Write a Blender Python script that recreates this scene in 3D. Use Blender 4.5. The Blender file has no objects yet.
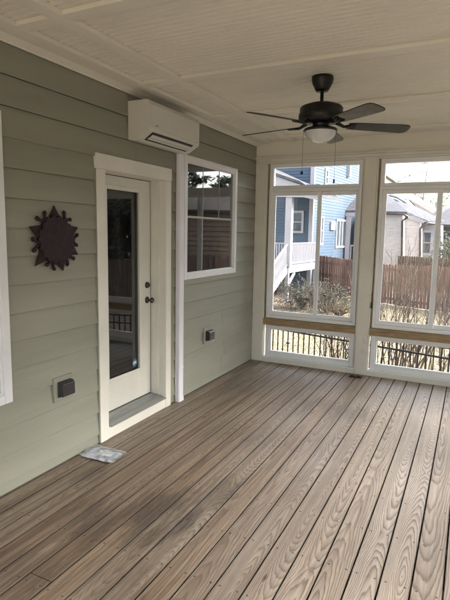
import bpy, math, random
from mathutils import Vector, Matrix, noise as mnoise
R = math.radians
random.seed(7)
scene = bpy.context.scene
col = scene.collection

# ------------------------------------------------------------------ camera
F, PIT, ROL, YAW = 496.955, .134771, .0177668, .458734
CAM = Vector((2.5972, 0, 1.7))
fw = Vector((-math.sin(YAW)*math.cos(PIT), math.cos(YAW)*math.cos(PIT), -math.sin(PIT)))
rt = Vector((math.cos(YAW), math.sin(YAW), 0)); up = rt.cross(fw)
rt, up = rt*math.cos(ROL)+up*math.sin(ROL), up*math.cos(ROL)-rt*math.sin(ROL)
cd = bpy.data.cameras.new('camera'); cam = bpy.data.objects.new('camera', cd); col.objects.link(cam)
m = Matrix.Identity(4)
for i in range(3):
    m[i][0], m[i][1], m[i][2], m[i][3] = rt[i], up[i], -fw[i], CAM[i]
cam.matrix_world = m
cd.sensor_fit = 'VERTICAL'; cd.sensor_height = 24; cd.lens = F/600*24
cd.clip_start = .05; cd.clip_end = 3000
scene.camera = cam
def ray(px, py): return fw + rt*((px-225)/F) - up*((py-300)/F)
def at(px, py, Y):                       # surveyed point at depth Y
    d = ray(px, py); return CAM + d*(Y/d.y)
def atz(px, py, z):
    d = ray(px, py); return CAM + d*((z-CAM.z)/d.z)
def atx(px, py, x):
    d = ray(px, py); return CAM + d*((x-CAM.x)/d.x)

# ------------------------------------------------------------------ helpers
def tag(o, label=None, cat=None, group=None, kind=None):
    if label: o['label'] = label
    if cat: o['category'] = cat
    if group: o['group'] = group
    if kind: o['kind'] = kind
    return o
def empty(name, loc=(0, 0, 0), rz=0):
    o = bpy.data.objects.new(name, None); col.objects.link(o)
    o.location = loc; o.rotation_euler = (0, 0, rz); o.empty_display_size = .1
    return o
def kids(o): return [c for c in bpy.data.objects if c.parent == o]
def copy_tree(o, parent=None):
    c = o.copy(); col.objects.link(c); c.parent = parent
    if parent is not None: c.matrix_parent_inverse = o.matrix_parent_inverse.copy()
    for ch in kids(o): copy_tree(ch, c)
    return c
class MB:
    def __init__(s): s.v = []; s.f = []; s.sm = []
    def quad(s, *p, smooth=False):
        n = len(s.v); s.v += [tuple(q) for q in p]; s.f.append(tuple(range(n, n+len(p)))); s.sm.append(smooth); return s
    def box(s, x0, y0, z0, x1, y1, z1):
        n = len(s.v)
        s.v += [(x0,y0,z0),(x1,y0,z0),(x1,y1,z0),(x0,y1,z0),(x0,y0,z1),(x1,y0,z1),(x1,y1,z1),(x0,y1,z1)]
        for f in ((0,3,2,1),(4,5,6,7),(0,1,5,4),(1,2,6,5),(2,3,7,6),(3,0,4,7)):
            s.f.append(tuple(n+i for i in f)); s.sm.append(False)
        return s
    def obox(s, a, b, w, t, upv=(0,0,1)):
        """bar from a to b, width w sideways, thickness t along upv"""
        a, b = Vector(a), Vector(b); d = (b-a).normalized(); u = Vector(upv)
        sd = d.cross(u)
        if sd.length < 1e-4: sd = Vector((1,0,0))
        sd.normalize(); u = sd.cross(d).normalized()
        n = len(s.v)
        for p in (a, b):
            for i, j in ((-1,-1),(1,-1),(1,1),(-1,1)):
                s.v.append(tuple(p+sd*(w/2*i)+u*(t/2*j)))
        for f in ((0,1,2,3),(7,6,5,4),(0,4,5,1),(1,5,6,2),(2,6,7,3),(3,7,4,0)):
            s.f.append(tuple(n+i for i in f)); s.sm.append(False)
        return s
    def tube(s, pts, rad, n=6, cap=True):
        pts = [Vector(p) for p in pts]
        if not hasattr(rad, '__len__'): rad = [rad]*len(pts)
        base = len(s.v); prev = None
        for i, p in enumerate(pts):
            d = (pts[min(i+1, len(pts)-1)]-pts[max(i-1, 0)]).normalized()
            a = prev if prev is not None else (Vector((1,0,0)) if abs(d.x) < .8 else Vector((0,1,0)))
            a = (a-d*a.dot(d)).normalized(); prev = a; b = d.cross(a)
            for k in range(n):
                t = 2*math.pi*k/n
                s.v.append(tuple(p+(a*math.cos(t)+b*math.sin(t))*rad[i]))
        for i in range(len(pts)-1):
            for k in range(n):
                k2 = (k+1) % n
                s.f.append((base+i*n+k, base+i*n+k2, base+(i+1)*n+k2, base+(i+1)*n+k)); s.sm.append(n > 4)
        if cap:
            s.f.append(tuple(base+k for k in range(n))[::-1]); s.sm.append(False)
            e = base+(len(pts)-1)*n; s.f.append(tuple(e+k for k in range(n))); s.sm.append(False)
        return s
    def lathe(s, prof, c=(0,0,0), n=32, axis='z'):
        base = len(s.v)
        for r, h in prof:
            for k in range(n):
                t = 2*math.pi*k/n; a, b = r*math.cos(t), r*math.sin(t)
                s.v.append((c[0]+a, c[1]+b, c[2]+h) if axis == 'z' else (c[0]+h, c[1]+a, c[2]+b))
        for i in range(len(prof)-1):
            for k in range(n):
                k2 = (k+1) % n
                s.f.append((base+i*n+k, base+i*n+k2, base+(i+1)*n+k2, base+(i+1)*n+k)); s.sm.append(True)
        return s
    def prism(s, poly, off):
        """polygon (3D points) extruded by vector off"""
        n = len(s.v); k = len(poly); off = Vector(off)
        s.v += [tuple(Vector(p)) for p in poly]+[tuple(Vector(p)+off) for p in poly]
        s.f.append(tuple(range(n, n+k))); s.sm.append(False)
        s.f.append(tuple(range(n+2*k-1, n+k-1, -1))); s.sm.append(False)
        for i in range(k):
            j = (i+1) % k; s.f.append((n+i, n+k+i, n+k+j, n+j)); s.sm.append(False)
        return s
    def build(s, name, mat, parent=None, bevel=0, seg=2, fix=True):
        me = bpy.data.meshes.new(name); me.from_pydata(s.v, [], s.f); me.update()
        me.polygons.foreach_set('use_smooth', s.sm)
        if fix:
            import bmesh
            b = bmesh.new(); b.from_mesh(me); bmesh.ops.recalc_face_normals(b, faces=b.faces); b.to_mesh(me); b.free()
        o = bpy.data.objects.new(name, me); col.objects.link(o); me.materials.append(mat)
        if parent is not None: o.parent = parent
        if bevel:
            md = o.modifiers.new('bevel', 'BEVEL'); md.width = bevel; md.segments = seg; md.limit_method = 'ANGLE'; md.angle_limit = R(35)
            md.harden_normals = False
        return o

# ------------------------------------------------------------------ materials
def newmat(name):
    mt = bpy.data.materials.new(name); mt.use_nodes = True
    nt = mt.node_tree; b = nt.nodes['Principled BSDF']
    return mt, nt, b
class N:
    def __init__(s, nt): s.nt = nt
    def __call__(s, t, **kw):
        n = s.nt.nodes.new(t)
        for k, v in kw.items():
            if k.startswith('i_'): n.inputs[k[2:].replace('_', ' ')].default_value = v
            else: setattr(n, k, v)
        return n
    def link(s, a, b): s.nt.links.new(a, b)
    def math(s, op, a, b=None, c=None, clamp=False):
        n = s.nt.nodes.new('ShaderNodeMath'); n.operation = op; n.use_clamp = clamp
        for i, x in enumerate((a, b, c)):
            if x is None: continue
            if isinstance(x, (int, float)): n.inputs[i].default_value = x
            else: s.nt.links.new(x, n.inputs[i])
        return n.outputs[0]
    def ramp(s, fac, stops, interp='LINEAR'):
        n = s.nt.nodes.new('ShaderNodeValToRGB'); n.color_ramp.interpolation = interp
        e = n.color_ramp.elements
        while len(e) < len(stops): e.new(.5)
        for i, (p, c) in enumerate(stops):
            e[i].position = p; e[i].color = (c[0], c[1], c[2], 1) if hasattr(c, '__len__') else (c, c, c, 1)
        s.nt.links.new(fac, n.inputs[0]); return n.outputs[0]
    def mix(s, fac, a, b, mode='MIX'):
        n = s.nt.nodes.new('ShaderNodeMix'); n.data_type = 'RGBA'; n.blend_type = mode
        for sock, x in ((n.inputs[0], fac), (n.inputs[6], a), (n.inputs[7], b)):
            if isinstance(x, (int, float)): sock.default_value = x
            elif hasattr(x, '__len__'): sock.default_value = (x[0], x[1], x[2], 1)
            else: s.nt.links.new(x, sock)
        return n.outputs[2]
    def noise(s, vec, scale, detail=4, rough=.5):
        n = s.nt.nodes.new('ShaderNodeTexNoise'); n.inputs['Scale'].default_value = scale
        n.inputs['Detail'].default_value = detail; n.inputs['Roughness'].default_value = rough
        if vec is not None: s.nt.links.new(vec, n.inputs['Vector'])
        return n.outputs['Fac']
    def mapping(s, vec, sc=(1,1,1), loc=(0,0,0)):
        n = s.nt.nodes.new('ShaderNodeMapping'); n.inputs['Scale'].default_value = sc; n.inputs['Location'].default_value = loc
        s.nt.links.new(vec, n.inputs['Vector']); return n.outputs[0]
def mat(name, c, rough=.5, var=.08, sc=6, bump=0., bsc=60, metal=0., spec=.5, stretch=(1,1,1), dirt=None, coords='Object'):
    mt, nt, b = newmat(name); n = N(nt)
    tc = n('ShaderNodeTexCoord').outputs[coords]
    v = n.mapping(tc, stretch)
    f = n.noise(v, sc, 5, .6)
    lo = [max(0, x*(1-var*1.6)) for x in c]; hi = [min(1, x*(1+var*1.6)) for x in c]
    cc = n.ramp(f, [(.3, lo), (.7, hi)])
    if dirt:
        g = n.noise(n.mapping(tc, (1,1,1), (3,5,7)), dirt[1], 6, .65)
        g = n.ramp(g, [(dirt[2], 0), (dirt[2]+.15, 1)])
        cc = n.mix(g, cc, dirt[0])
    n.link(cc, b.inputs['Base Color'])
    b.inputs['Roughness'].default_value = rough; b.inputs['Metallic'].default_value = metal
    b.inputs['Specular IOR Level'].default_value = spec
    r = n.ramp(n.noise(v, sc*2.3, 4), [(.3, max(0, rough-.07)), (.7, min(1, rough+.07))]); n.link(r, b.inputs['Roughness'])
    if bump:
        bp = n('ShaderNodeBump'); bp.inputs['Strength'].default_value = bump; bp.inputs['Distance'].default_value = .003
        n.link(n.noise(v, bsc, 4), bp.inputs['Height']); n.link(bp.outputs[0], b.inputs['Normal'])
    return mt
M = {}
M['siding'] = mat('sage_siding_paint', (.300,.300,.243), .62, .05, 2.2, .35, 45, stretch=(1,.25,3), dirt=((.19,.19,.15), 1.3, .66))
M['cream'] = mat('cream_trim_paint', (.73,.71,.63), .5, .035, 3, .15, 50, dirt=((.47,.42,.32), 2.5, .66))
M['white'] = mat('white_vinyl', (.84,.85,.86), .38, .02, 4, dirt=((.62,.61,.58), 3, .68))
M['doorpaint'] = mat('door_paint', (.80,.785,.72), .4, .025, 4, .05, 40)
M['casing'] = mat('door_casing_paint', (.80,.78,.70), .45, .03, 4, .1, 50, dirt=((.55,.5,.4), 2.6, .68))
M['ceil'] = mat('ceiling_cream_paint', (.80,.765,.665), .6, .03, 1.5, .1, 60)
M['ac'] = mat('ac_plastic', (.66,.645,.59), .35, .015, 3)
M['acdark'] = mat('ac_dark_slot', (.05,.05,.047), .6, .05, 8)
M['black'] = mat('matte_black_metal', (.007,.0065,.0065), .42, .2, 20, .05, 80)
M['blade'] = mat('fan_blade_black', (.009,.0075,.007), .4, .25, 14, .1, 40, stretch=(.4,.4,4))
M['bronze'] = mat('rusted_maroon_metal', (.019,.008,.012), .6, .3, 22, .5, 70, metal=.2)
M['knob'] = mat('bronze_hardware', (.09,.08,.07), .28, .1, 30, metal=.9)
M['alum'] = mat('aluminium_threshold', (.34,.34,.33), .42, .08, 12, .1, 60, metal=.35, stretch=(1,.2,1), dirt=((.25,.23,.2), 8, .6))
M['cover'] = mat('line_cover_plastic', (.80,.79,.84), .4, .015, 3)
M['box'] = mat('outlet_box_plastic', (.035,.035,.038), .16, .1, 10)
M['lumber'] = mat('treated_lumber', (.33,.235,.13), .7, .3, 7, .4, 60, stretch=(1.2,12,12), dirt=((.13,.07,.03), 5, .62))
M['oldwood'] = mat('dark_weathered_wood', (.27,.22,.155), .8, .3, 7, .3, 60, stretch=(12,12,1.2))

def frosted():
    mt, nt, b = newmat('frosted_white_glass'); n = N(nt)
    tc = n('ShaderNodeTexCoord').outputs['Object']
    n.link(n.ramp(n.noise(tc, 9, 3), [(.3, (.62,.63,.64)), (.7, (.72,.72,.72))]), b.inputs['Base Color'])
    b.inputs['Roughness'].default_value = .25; b.inputs['Subsurface Weight'].default_value = .2
    b.inputs['Subsurface Radius'].default_value = (.02,.02,.02)
    return mt
M['bowl'] = frosted()
def glass(name, tint=(1,1,1), ior=1.5, haze=0., boost=1.0):
    mt = bpy.data.materials.new(name); mt.use_nodes = True; nt = mt.node_tree; n = N(nt)
    nt.nodes.remove(nt.nodes['Principled BSDF']); out = nt.nodes['Material Output']
    tr = n('ShaderNodeBsdfTransparent'); tr.inputs[0].default_value = (*tint, 1)
    gl = n('ShaderNodeBsdfGlossy'); gl.inputs['Roughness'].default_value = .015
    tc = n('ShaderNodeTexCoord').outputs['Object']
    bp = n('ShaderNodeBump'); bp.inputs['Strength'].default_value = .12; bp.inputs['Distance'].default_value = .002
    n.link(n.noise(tc, 3.2, 1), bp.inputs['Height']); n.link(bp.outputs[0], gl.inputs['Normal'])
    fr = n('ShaderNodeFresnel'); fr.inputs[0].default_value = ior
    fac = n.math('MULTIPLY', fr.outputs[0], boost, clamp=True)
    mx = n('ShaderNodeMixShader'); n.link(fac, mx.inputs[0]); n.link(tr.outputs[0], mx.inputs[1]); n.link(gl.outputs[0], mx.inputs[2])
    last = mx.outputs[0]
    if haze:
        df = n('ShaderNodeBsdfDiffuse'); df.inputs[0].default_value = (.7,.7,.7,1)
        m2 = n('ShaderNodeMixShader')
        f2 = n.math('MULTIPLY', n.ramp(n.noise(tc, 2.5, 6, .7), [(.4, .2), (.75, 1)]), haze)
        n.link(f2, m2.inputs[0]); n.link(last, m2.inputs[1]); n.link(df.outputs[0], m2.inputs[2]); last = m2.outputs[0]
    n.link(last, out.inputs[0])
    return mt
M['pane'] = glass('clear_vinyl_pane', (.97,.98,.98), 1.35, .03)
M['winglass'] = glass('house_window_glass', (.75,.8,.78), 1.52, .01, 2.8)
M['doorglass'] = glass('door_glass', (.75,.8,.78), 1.52, .015, 2.4)
M['farglass'] = mat('far_window_glass', (.06,.08,.10), .08, .2, 2, spec=1.)

def deckmat():
    mt, nt, b = newmat('weathered_deck_boards'); n = N(nt)
    tc = n('ShaderNodeTexCoord').outputs['Object']
    sp = n('ShaderNodeSeparateXYZ'); n.link(tc, sp.inputs[0]); X, Y, Z = sp.outputs
    bi = n.math('FLOOR', n.math('DIVIDE', n.math('SUBTRACT', X, .0244), .1427))
    u = n.math('SUBTRACT', n.math('SUBTRACT', X, .0244), n.math('MULTIPLY', n.math('ADD', bi, .5), .1427))  # -.07..07
    def wn(seed):
        w = n('ShaderNodeTexWhiteNoise', noise_dimensions='1D'); n.link(n.math('ADD', bi, seed), w.inputs['W']); return w.outputs['Value']
    r1, r2, r3 = wn(.37), wn(5.2), wn(11.8)
    # log axis: offset across the board, depth varying along it -> cathedral grain
    cv = n('ShaderNodeCombineXYZ'); n.link(n.math('MULTIPLY', bi, 7.31), cv.inputs[0]); n.link(n.math('MULTIPLY', Y, .5), cv.inputs[1])
    tri = n.math('PINGPONG', n.math('ADD', n.math('MULTIPLY', Y, n.math('ADD', .75, n.math('MULTIPLY', r2, .6))), n.math('MULTIPLY', r1, 40)), n.math('ADD', 1.4, r3))
    d1 = n.noise(cv.outputs[0], 1.7, 2.0, .5)
    cv2 = n('ShaderNodeCombineXYZ'); n.link(n.math('ADD', n.math('MULTIPLY', bi, 3.7), 50), cv2.inputs[0]); n.link(Y, cv2.inputs[1])
    d2 = n.noise(cv2.outputs[0], 1.0, 1.5)
    uo = n.math('ADD', n.math('SUBTRACT', u, n.math('MULTIPLY', n.math('SUBTRACT', r2, .5), .08)), n.math('MULTIPLY', n.math('SUBTRACT', d2, .5), .10))
    h = n.math('ADD', n.math('ADD', .012, n.math('MULTIPLY', tri, n.math('ADD', .035, n.math('MULTIPLY', r1, .045)))), n.math('MULTIPLY', n.math('SUBTRACT', d1, .5), .07))
    wob = n('ShaderNodeCombineXYZ'); n.link(n.math('MULTIPLY', X, 16), wob.inputs[0]); n.link(n.math('MULTIPLY', Y, 2.6), wob.inputs[1]); n.link(bi, wob.inputs[2])
    wb = n.math('MULTIPLY', n.math('SUBTRACT', n.noise(wob.outputs[0], 1.0, 6, .65), .5), .014)
    rr = n.math('SQRT', n.math('ADD', n.math('MULTIPLY', uo, uo), n.math('MULTIPLY', h, h)))
    rr = n.math('ADD', rr, wb)
    pv = n.noise(n.mapping(tc, (9, 1.1, 1), (1,2,3)), 1.0, 3, .6)
    ph = n.math('FRACT', n.math('ADD', n.math('MULTIPLY', rr, n.math('ADD', 92, n.math('MULTIPLY', r2, 70))), n.math('MULTIPLY', pv, 2.6)))
    patch = n.ramp(n.noise(n.mapping(tc, (7, 1.3, 1), (9,4,1)), 1.0, 4, .6), [(.32, .25), (.66, 1)])
    ring = n.ramp(ph, [(0, .0), (.30, .08), (.62, .42), (.80, .95), (.90, .85), (1, 0)])
    fine = n.noise(n.mapping(tc, (260, 6, 1)), 1.0, 4, .65)
    mid = n.noise(n.mapping(tc, (60, 1.6, 1)), 1.0, 4, .6)
    base = n.mix(r1, (.335,.24,.16), (.33,.268,.20))
    base = n.mix(n.ramp(r3, [(.0, 0), (.55, .0), (1, .7)]), base, (.255,.215,.182))
    dark = n.mix(r2, (.120,.066,.036), (.135,.088,.055))
    cc = n.mix(n.math('MULTIPLY', n.math('MULTIPLY', ring, patch), n.ramp(mid, [(.3, .45), (.7, 1)])), base, dark)
    cc = n.mix(n.ramp(fine, [(.36, .6), (.60, 0)]), cc, (.10,.068,.046))
    streak = n.noise(n.mapping(tc, (42, .75, 1), (4,4,4)), 1.0, 6, .7)
    cc = n.mix(n.ramp(streak, [(.42, .72), (.55, 0)]), cc, (.11,.073,.048))
    cc = n.mix(n.ramp(streak, [(.56, 0), (.72, .35)]), cc, (.50,.42,.33))
    specks = n.noise(n.mapping(tc, (90, 22, 1)), 1.0, 3, .7)
    cc = n.mix(n.ramp(specks, [(.62, 0), (.74, .55)]), cc, (.07,.05,.04))
    # weathering: the side towards the screens is bleached grey, the house side stays brown
    big = n.noise(n.mapping(tc, (1,.8,1), (2,1,0)), 1.1, 4, .6)
    grey = n.math('ADD', n.math('MULTIPLY', X, .36), n.math('SUBTRACT', big, .80), clamp=True)
    cc = n.mix(n.math('MULTIPLY', n.math('MULTIPLY', grey, .85), n.math('ADD', .55, n.math('MULTIPLY', r2, .45))), cc, n.mix(ring, (.52,.475,.43), (.17,.125,.10)))
    # damp brown-black stains
    def blot(cx, cy, rx, ry, amt):
        dx = n.math('DIVIDE', n.math('SUBTRACT', X, cx), rx); dy = n.math('DIVIDE', n.math('SUBTRACT', Y, cy), ry)
        q = n.math('ADD', n.math('MULTIPLY', dx, dx), n.math('MULTIPLY', dy, dy))
        q = n.math('ADD', q, n.math('MULTIPLY', n.math('SUBTRACT', n.noise(n.mapping(tc, (2.4,.42,1)), 6.5, 8, .75), .5), 5.0))
        return n.math('MULTIPLY', n.math('MULTIPLY', n.ramp(q, [(0, 1), (1.1, 0)]), amt), n.math('ADD', .35, n.math('MULTIPLY', n.math('ADD', r3, mid), .55)), clamp=True)
    st = None
    for a in ((1.02,2.35,.30,.38,.95), (.72,2.15,.22,.28,.75), (1.25,2.75,.16,.3,.55), (.33,2.55,.12,.16,.6), (.75,1.6,.35,.2,.4), (.9,3.7,.4,.35,.32), (1.5,4.7,.45,.3,.35), (.4,4.9,.3,.5,.35), (1.15,1.75,.25,.25,.4)):
        bb = blot(*a); st = bb if st is None else n.math('MAXIMUM', st, bb)
    cc = n.mix(n.math('MULTIPLY', st, .95, clamp=True), cc, (.055,.043,.036))
    # knots
    vo = n('ShaderNodeTexVoronoi'); vo.inputs['Scale'].default_value = 1.0; n.link(n.mapping(tc, (5.5,1.6,1)), vo.inputs['Vector'])
    dd = n.math('MULTIPLY', vo.outputs['Distance'], 1.0)
    vs = n('ShaderNodeSeparateColor'); n.link(vo.outputs['Color'], vs.inputs[0])
    kn = n.math('MULTIPLY', n.ramp(dd, [(.035, 1), (.075, 0)]), n.math('GREATER_THAN', vs.outputs[0], .55))
    cc = n.mix(n.math('MULTIPLY', kn, .9), cc, (.035,.018,.010))
    # gap shade painted dark onto the board edges and sides
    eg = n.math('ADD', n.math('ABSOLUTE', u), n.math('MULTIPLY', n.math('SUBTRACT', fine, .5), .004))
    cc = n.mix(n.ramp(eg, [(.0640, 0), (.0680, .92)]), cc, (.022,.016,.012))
    # screws
    jy = n.math('SUBTRACT', n.math('FRACT', n.math('DIVIDE', n.math('ADD', Y, 10), .406)), .5)
    su = n.math('SUBTRACT', n.math('ABSOLUTE', u), .045)
    sd = n.math('SQRT', n.math('ADD', n.math('POWER', n.math('MULTIPLY', jy, .406), 2), n.math('POWER', su, 2)))
    sc = n.ramp(sd, [(.0038, 1), (.0055, 0)])
    cc = n.mix(n.math('MULTIPLY', sc, .8), cc, (.03,.025,.022))
    n.link(cc, b.inputs['Base Color'])
    n.link(n.ramp(mid, [(.3, .36), (.7, .56)]), b.inputs['Roughness'])
    b.inputs['Specular IOR Level'].default_value = .45
    hgt = n.math('ADD', n.math('MULTIPLY', ring, -.5), n.math('ADD', n.math('MULTIPLY', fine, .6), n.math('MULTIPLY', n.math('MAXIMUM', sc, kn), -1.5)))
    bp = n('ShaderNodeBump'); bp.inputs['Strength'].default_value = .55; bp.inputs['Distance'].default_value = .0018
    n.link(hgt, bp.inputs['Height']); n.link(bp.outputs[0], b.inputs['Normal'])
    return mt
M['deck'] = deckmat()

def grassmat():
    mt, nt, b = newmat('dormant_grass'); n = N(nt)
    tc = n('ShaderNodeTexCoord').outputs['Object']
    a = n.noise(tc, 1.2, 8, .7); f = n.noise(n.mapping(tc, (1,.6,1)), 22, 5, .7)
    cc = n.ramp(f, [(.25, (.27,.215,.13)), (.5, (.37,.305,.20)), (.75, (.45,.385,.265))])
    cc = n.mix(n.ramp(a, [(.35, 0), (.7, .75)]), cc, (.26,.225,.135))
    n.link(cc, b.inputs['Base Color']); b.inputs['Roughness'].default_value = .9
    bp = n('ShaderNodeBump'); bp.inputs['Strength'].default_value = .5; bp.inputs['Distance'].default_value = .015
    n.link(f, bp.inputs['Height']); n.link(bp.outputs[0], b.inputs['Normal'])
    return mt
M['grass'] = grassmat()
M['mulch'] = mat('brown_mulch', (.085,.06,.045), .95, .5, 12, 1., 40)
M['cedar'] = mat('red_cedar_fence', (.135,.072,.052), .75, .35, 1.4, .4, 30, stretch=(6.9,6.9,.6), dirt=((.12,.075,.06), 2.2, .55))
M['cedar_old'] = mat('old_brown_fence', (.095,.062,.045), .8, .35, 1.4, .4, 30, stretch=(6.9,6.9,.6))
M['blue'] = mat('light_blue_siding', (.052,.085,.130), .55, .05, .6)
M['bluegrey'] = mat('blue_grey_siding', (.12,.17,.22), .55, .06, .6)
M['fwhite'] = mat('far_white_paint', (.35,.34,.37), .5, .04, 1.5)
M['shingle'] = mat('grey_shingle_roof', (.085,.083,.095), .85, .3, 5, .6, 14, stretch=(1,1,3))
M['brownshingle'] = mat('brown_shingle_roof', (.10,.085,.08), .85, .3, 5, .6, 14)
M['stem'] = mat('bare_brown_stem', (.085,.06,.046), .8, .3, 9)
M['bark'] = mat('grey_brown_bark', (.13,.105,.085), .85, .3, 8, .5, 20)
M['gutter'] = mat('dark_gutter', (.045,.035,.033), .4, .1, 5)
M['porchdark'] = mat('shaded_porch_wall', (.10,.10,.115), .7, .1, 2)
M['muntin'] = mat('grey_white_muntin', (.42,.42,.40), .5, .03, 4)
M['darkroof'] = mat('dark_brown_roof', (.035,.027,.022), .9, .3, 5)
M['room'] = mat('indoor_wall', (.06,.05,.04), .8, .2, 2)
def brickmat(name, c1, c2, mortar, scale=1.0):
    mt, nt, b = newmat(name); n = N(nt)
    tc = n('ShaderNodeTexCoord').outputs['Object']
    sp = n('ShaderNodeSeparateXYZ'); n.link(tc, sp.inputs[0])
    cb = n('ShaderNodeCombineXYZ'); n.link(n.math('ADD', sp.outputs[0], sp.outputs[1]), cb.inputs[0]); n.link(sp.outputs[2], cb.inputs[1])
    br = n('ShaderNodeTexBrick'); n.link(cb.outputs[0], br.inputs['Vector'])
    br.inputs['Color1'].default_value = (*c1, 1); br.inputs['Color2'].default_value = (*c2, 1); br.inputs['Mortar'].default_value = (*mortar, 1)
    br.inputs['Scale'].default_value = scale; br.inputs['Mortar Size'].default_value = .012; br.inputs['Brick Width'].default_value = .22; br.inputs['Row Height'].default_value = .075
    g = n.ramp(n.noise(tc, 1.6, 6, .7), [(.35, 0), (.7, .55)])
    n.link(n.mix(g, br.outputs[0], mortar), b.inputs['Base Color']); b.inputs['Roughness'].default_value = .9
    return mt
M['whitebrick'] = brickmat('whitewashed_brick', (.40,.33,.31), (.52,.48,.47), (.54,.52,.51), .8)
M['redbrick'] = brickmat('brown_brick', (.075,.038,.024), (.11,.052,.032), (.12,.095,.08))
def leafmat(name, c, c2):
    mt, nt, b = newmat(name); n = N(nt)
    oi = n('ShaderNodeNewGeometry')
    cc = n.mix(oi.outputs['Random Per Island'], c, c2)
    n.link(cc, b.inputs['Base Color']); b.inputs['Roughness'].default_value = .6
    return mt
M['leaf'] = leafmat('olive_leaf', (.028,.028,.017), (.080,.070,.045))
M['deadleaf'] = leafmat('dry_leaf', (.16,.10,.05), (.10,.10,.05))
M['paleleaf'] = leafmat('pale_green_leaf', (.10,.14,.07), (.22,.25,.15))
M['darkleaf'] = leafmat('evergreen_leaf', (.02,.035,.018), (.05,.075,.035))

# ------------------------------------------------------------------ setting: deck, ground
D = 6.058                        # screen wall plane
ROOMX = 4.62                     # far side of the porch
GZ = -1.22                       # yard level
PITCH, X0 = .1427, .0244
mb = MB()
rj = random.Random(4)
for k in range(-1, 33):
    a = X0+k*PITCH+.0034; b = X0+(k+1)*PITCH-.0034
    a = max(a, .006); 
    if b-a < .01: continue
    cuts = [-3.0, 6.25]
    if k == 5: cuts.insert(1, 1.62)
    elif k == 6: cuts.insert(1, .8)
    elif rj.random() < .35: cuts.insert(1, rj.choice([-.6, .2, .6]))
    for i in range(len(cuts)-1):
        y0 = cuts[i]+(.0025 if i else 0); y1 = cuts[i+1]-(.0025 if i < len(cuts)-2 else 0)
        dz = rj.uniform(-.0012, .0006)
        e = .0022
        pr = [(a, y0, dz-.026), (a, y0, dz-e), (a+e, y0, dz), (b-e, y0, dz), (b, y0, dz-e), (b, y0, dz-.026)]
        mb.prism(pr, (0, y1-y0, 0))
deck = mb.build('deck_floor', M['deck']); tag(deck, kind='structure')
mb = MB()
for i in range(24): mb.box(.02, -2.9+i*.406-.019, -.22, 4.75, -2.9+i*.406+.019, -.030)
mb.box(-.0, 6.20, -.24, 4.8, 6.238, -.032)
for x in (.3, 2.4, 4.6):
    for y in (-1.5, 2, 6.1): mb.box(x-.07, y-.07, GZ, x+.07, y+.07, -.225)
M['joist'] = mat('gap_darkened_joist', (.05,.035,.022), .85, .3, 6)  # joist colour darkened so the gaps between boards read black
tag(mb.build('deck_framing', M['joist']), kind='structure')
mb = MB(); mb.quad((-900,-900,GZ), (900,-900,GZ), (900,900,GZ), (-900,900,GZ))
tag(mb.build('ground', M['grass']), kind='structure')
mb = MB(); mb.quad((-.5,-4,GZ+.004), (5.0,-4,GZ+.004), (5.0,6.6,GZ+.004), (-.5,6.6,GZ+.004)); tag(mb.build('dark_sheet_under_deck', M['mulch']), kind='structure')  # dark sheet added below the boards to keep the gaps black
# grass tufts: uncountable blades near the fence and yard in view
mb = MB(); rg = random.Random(3)
for i in range(26000):
    px = rg.uniform(262, 455); t = rg.random()
    Y = 8.2+13*t**1.3
    d = ray(px, 300); p = CAM+d*(Y/d.y)
    p = Vector((p.x+rg.uniform(-.4,.4), p.y, GZ)); a = rg.uniform(0, 6.28); h = rg.uniform(.015,.05)
    dx = Vector((math.cos(a), math.sin(a), 0))*.008*(1+t*1.5); ln = Vector((rg.uniform(-.04,.04), rg.uniform(-.04,.04), 0))
    mb.quad(p-dx, p+dx, p+ln+Vector((0,0,h)))
M['tuft'] = leafmat('straw_blade', (.28,.225,.14), (.44,.375,.255))
tag(mb.build('grass_tufts', M['tuft'], fix=False), 'pale straw coloured dormant grass over the back yard', 'grass', kind='stuff')

# ------------------------------------------------------------------ house wall with lap siding
WTOP = 2.85
openings = [(3.005, 4.005, -1, 2.26), (4.29, 5.46, 1.24, 2.43), (.97, 2.135, .62, 2.38), (-1.6,-.4,.61,2.38)]
house = empty('house_wall', (0, 0, 0))
tag(house, 'sage green lap siding wall of the house along the left of the porch', 'wall')
mb = MB()
Y0, Y1 = -3.0, 6.30
zs = .0745
k = -1
def course(mb, z0, z1, za, zb, ya, yb):
    """tilted board between z0 (thick bottom) and z1, clipped to za..zb"""
    def th(z): return .0225-(z-z0)/(z1-z0)*.0165
    c_ = .007 if abs(za-z0) < 1e-6 and zb-za > .02 else 0
    mb.prism([(-.02, ya, za+c_), (.004, ya, za+c_), (th(za)-.002, ya, za), (th(za), ya, za+.002 if c_ else za), (th(zb), ya, zb), (-.02, ya, zb)] if c_ else [(-.02, ya, za), (th(za), ya, za), (th(zb), ya, zb), (-.02, ya, zb)], (0, yb-ya, 0))
butt = random.Random(9)
while True:
    z0 = zs+k*.1815; z1 = z0+.1815
    if z0 > WTOP: break
    zlo, zhi = max(z0, .004), min(z1, WTOP)
    brk = sorted({zlo, zhi, *[o[2] for o in openings if zlo < o[2] < zhi], *[o[3] for o in openings if zlo < o[3] < zhi]})
    for za, zb in zip(brk[:-1], brk[1:]):
        zm = (za+zb)/2
        iv = [(Y0, Y1)]
        for o in openings:
            if o[2] < zm < o[3]:
                nv = []
                for a, b in iv:
                    if o[0] > a and o[1] < b: nv += [(a, o[0]), (o[1], b)]
                    else: nv.append((a, b))
                iv = nv
        for a, b in iv:
            if b-a > 1.7 and butt.random() < .45:
                q_ = butt.uniform(a+.5, b-.5); course(mb, z0, z1, za, zb, a, q_-.0012); course(mb, z0, z1, za, zb, q_+.0012, b)
            else: course(mb, z0, z1, za, zb, a, b)
    k += 1
mb.build('siding', M['siding'], house)
mb = MB()
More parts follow.
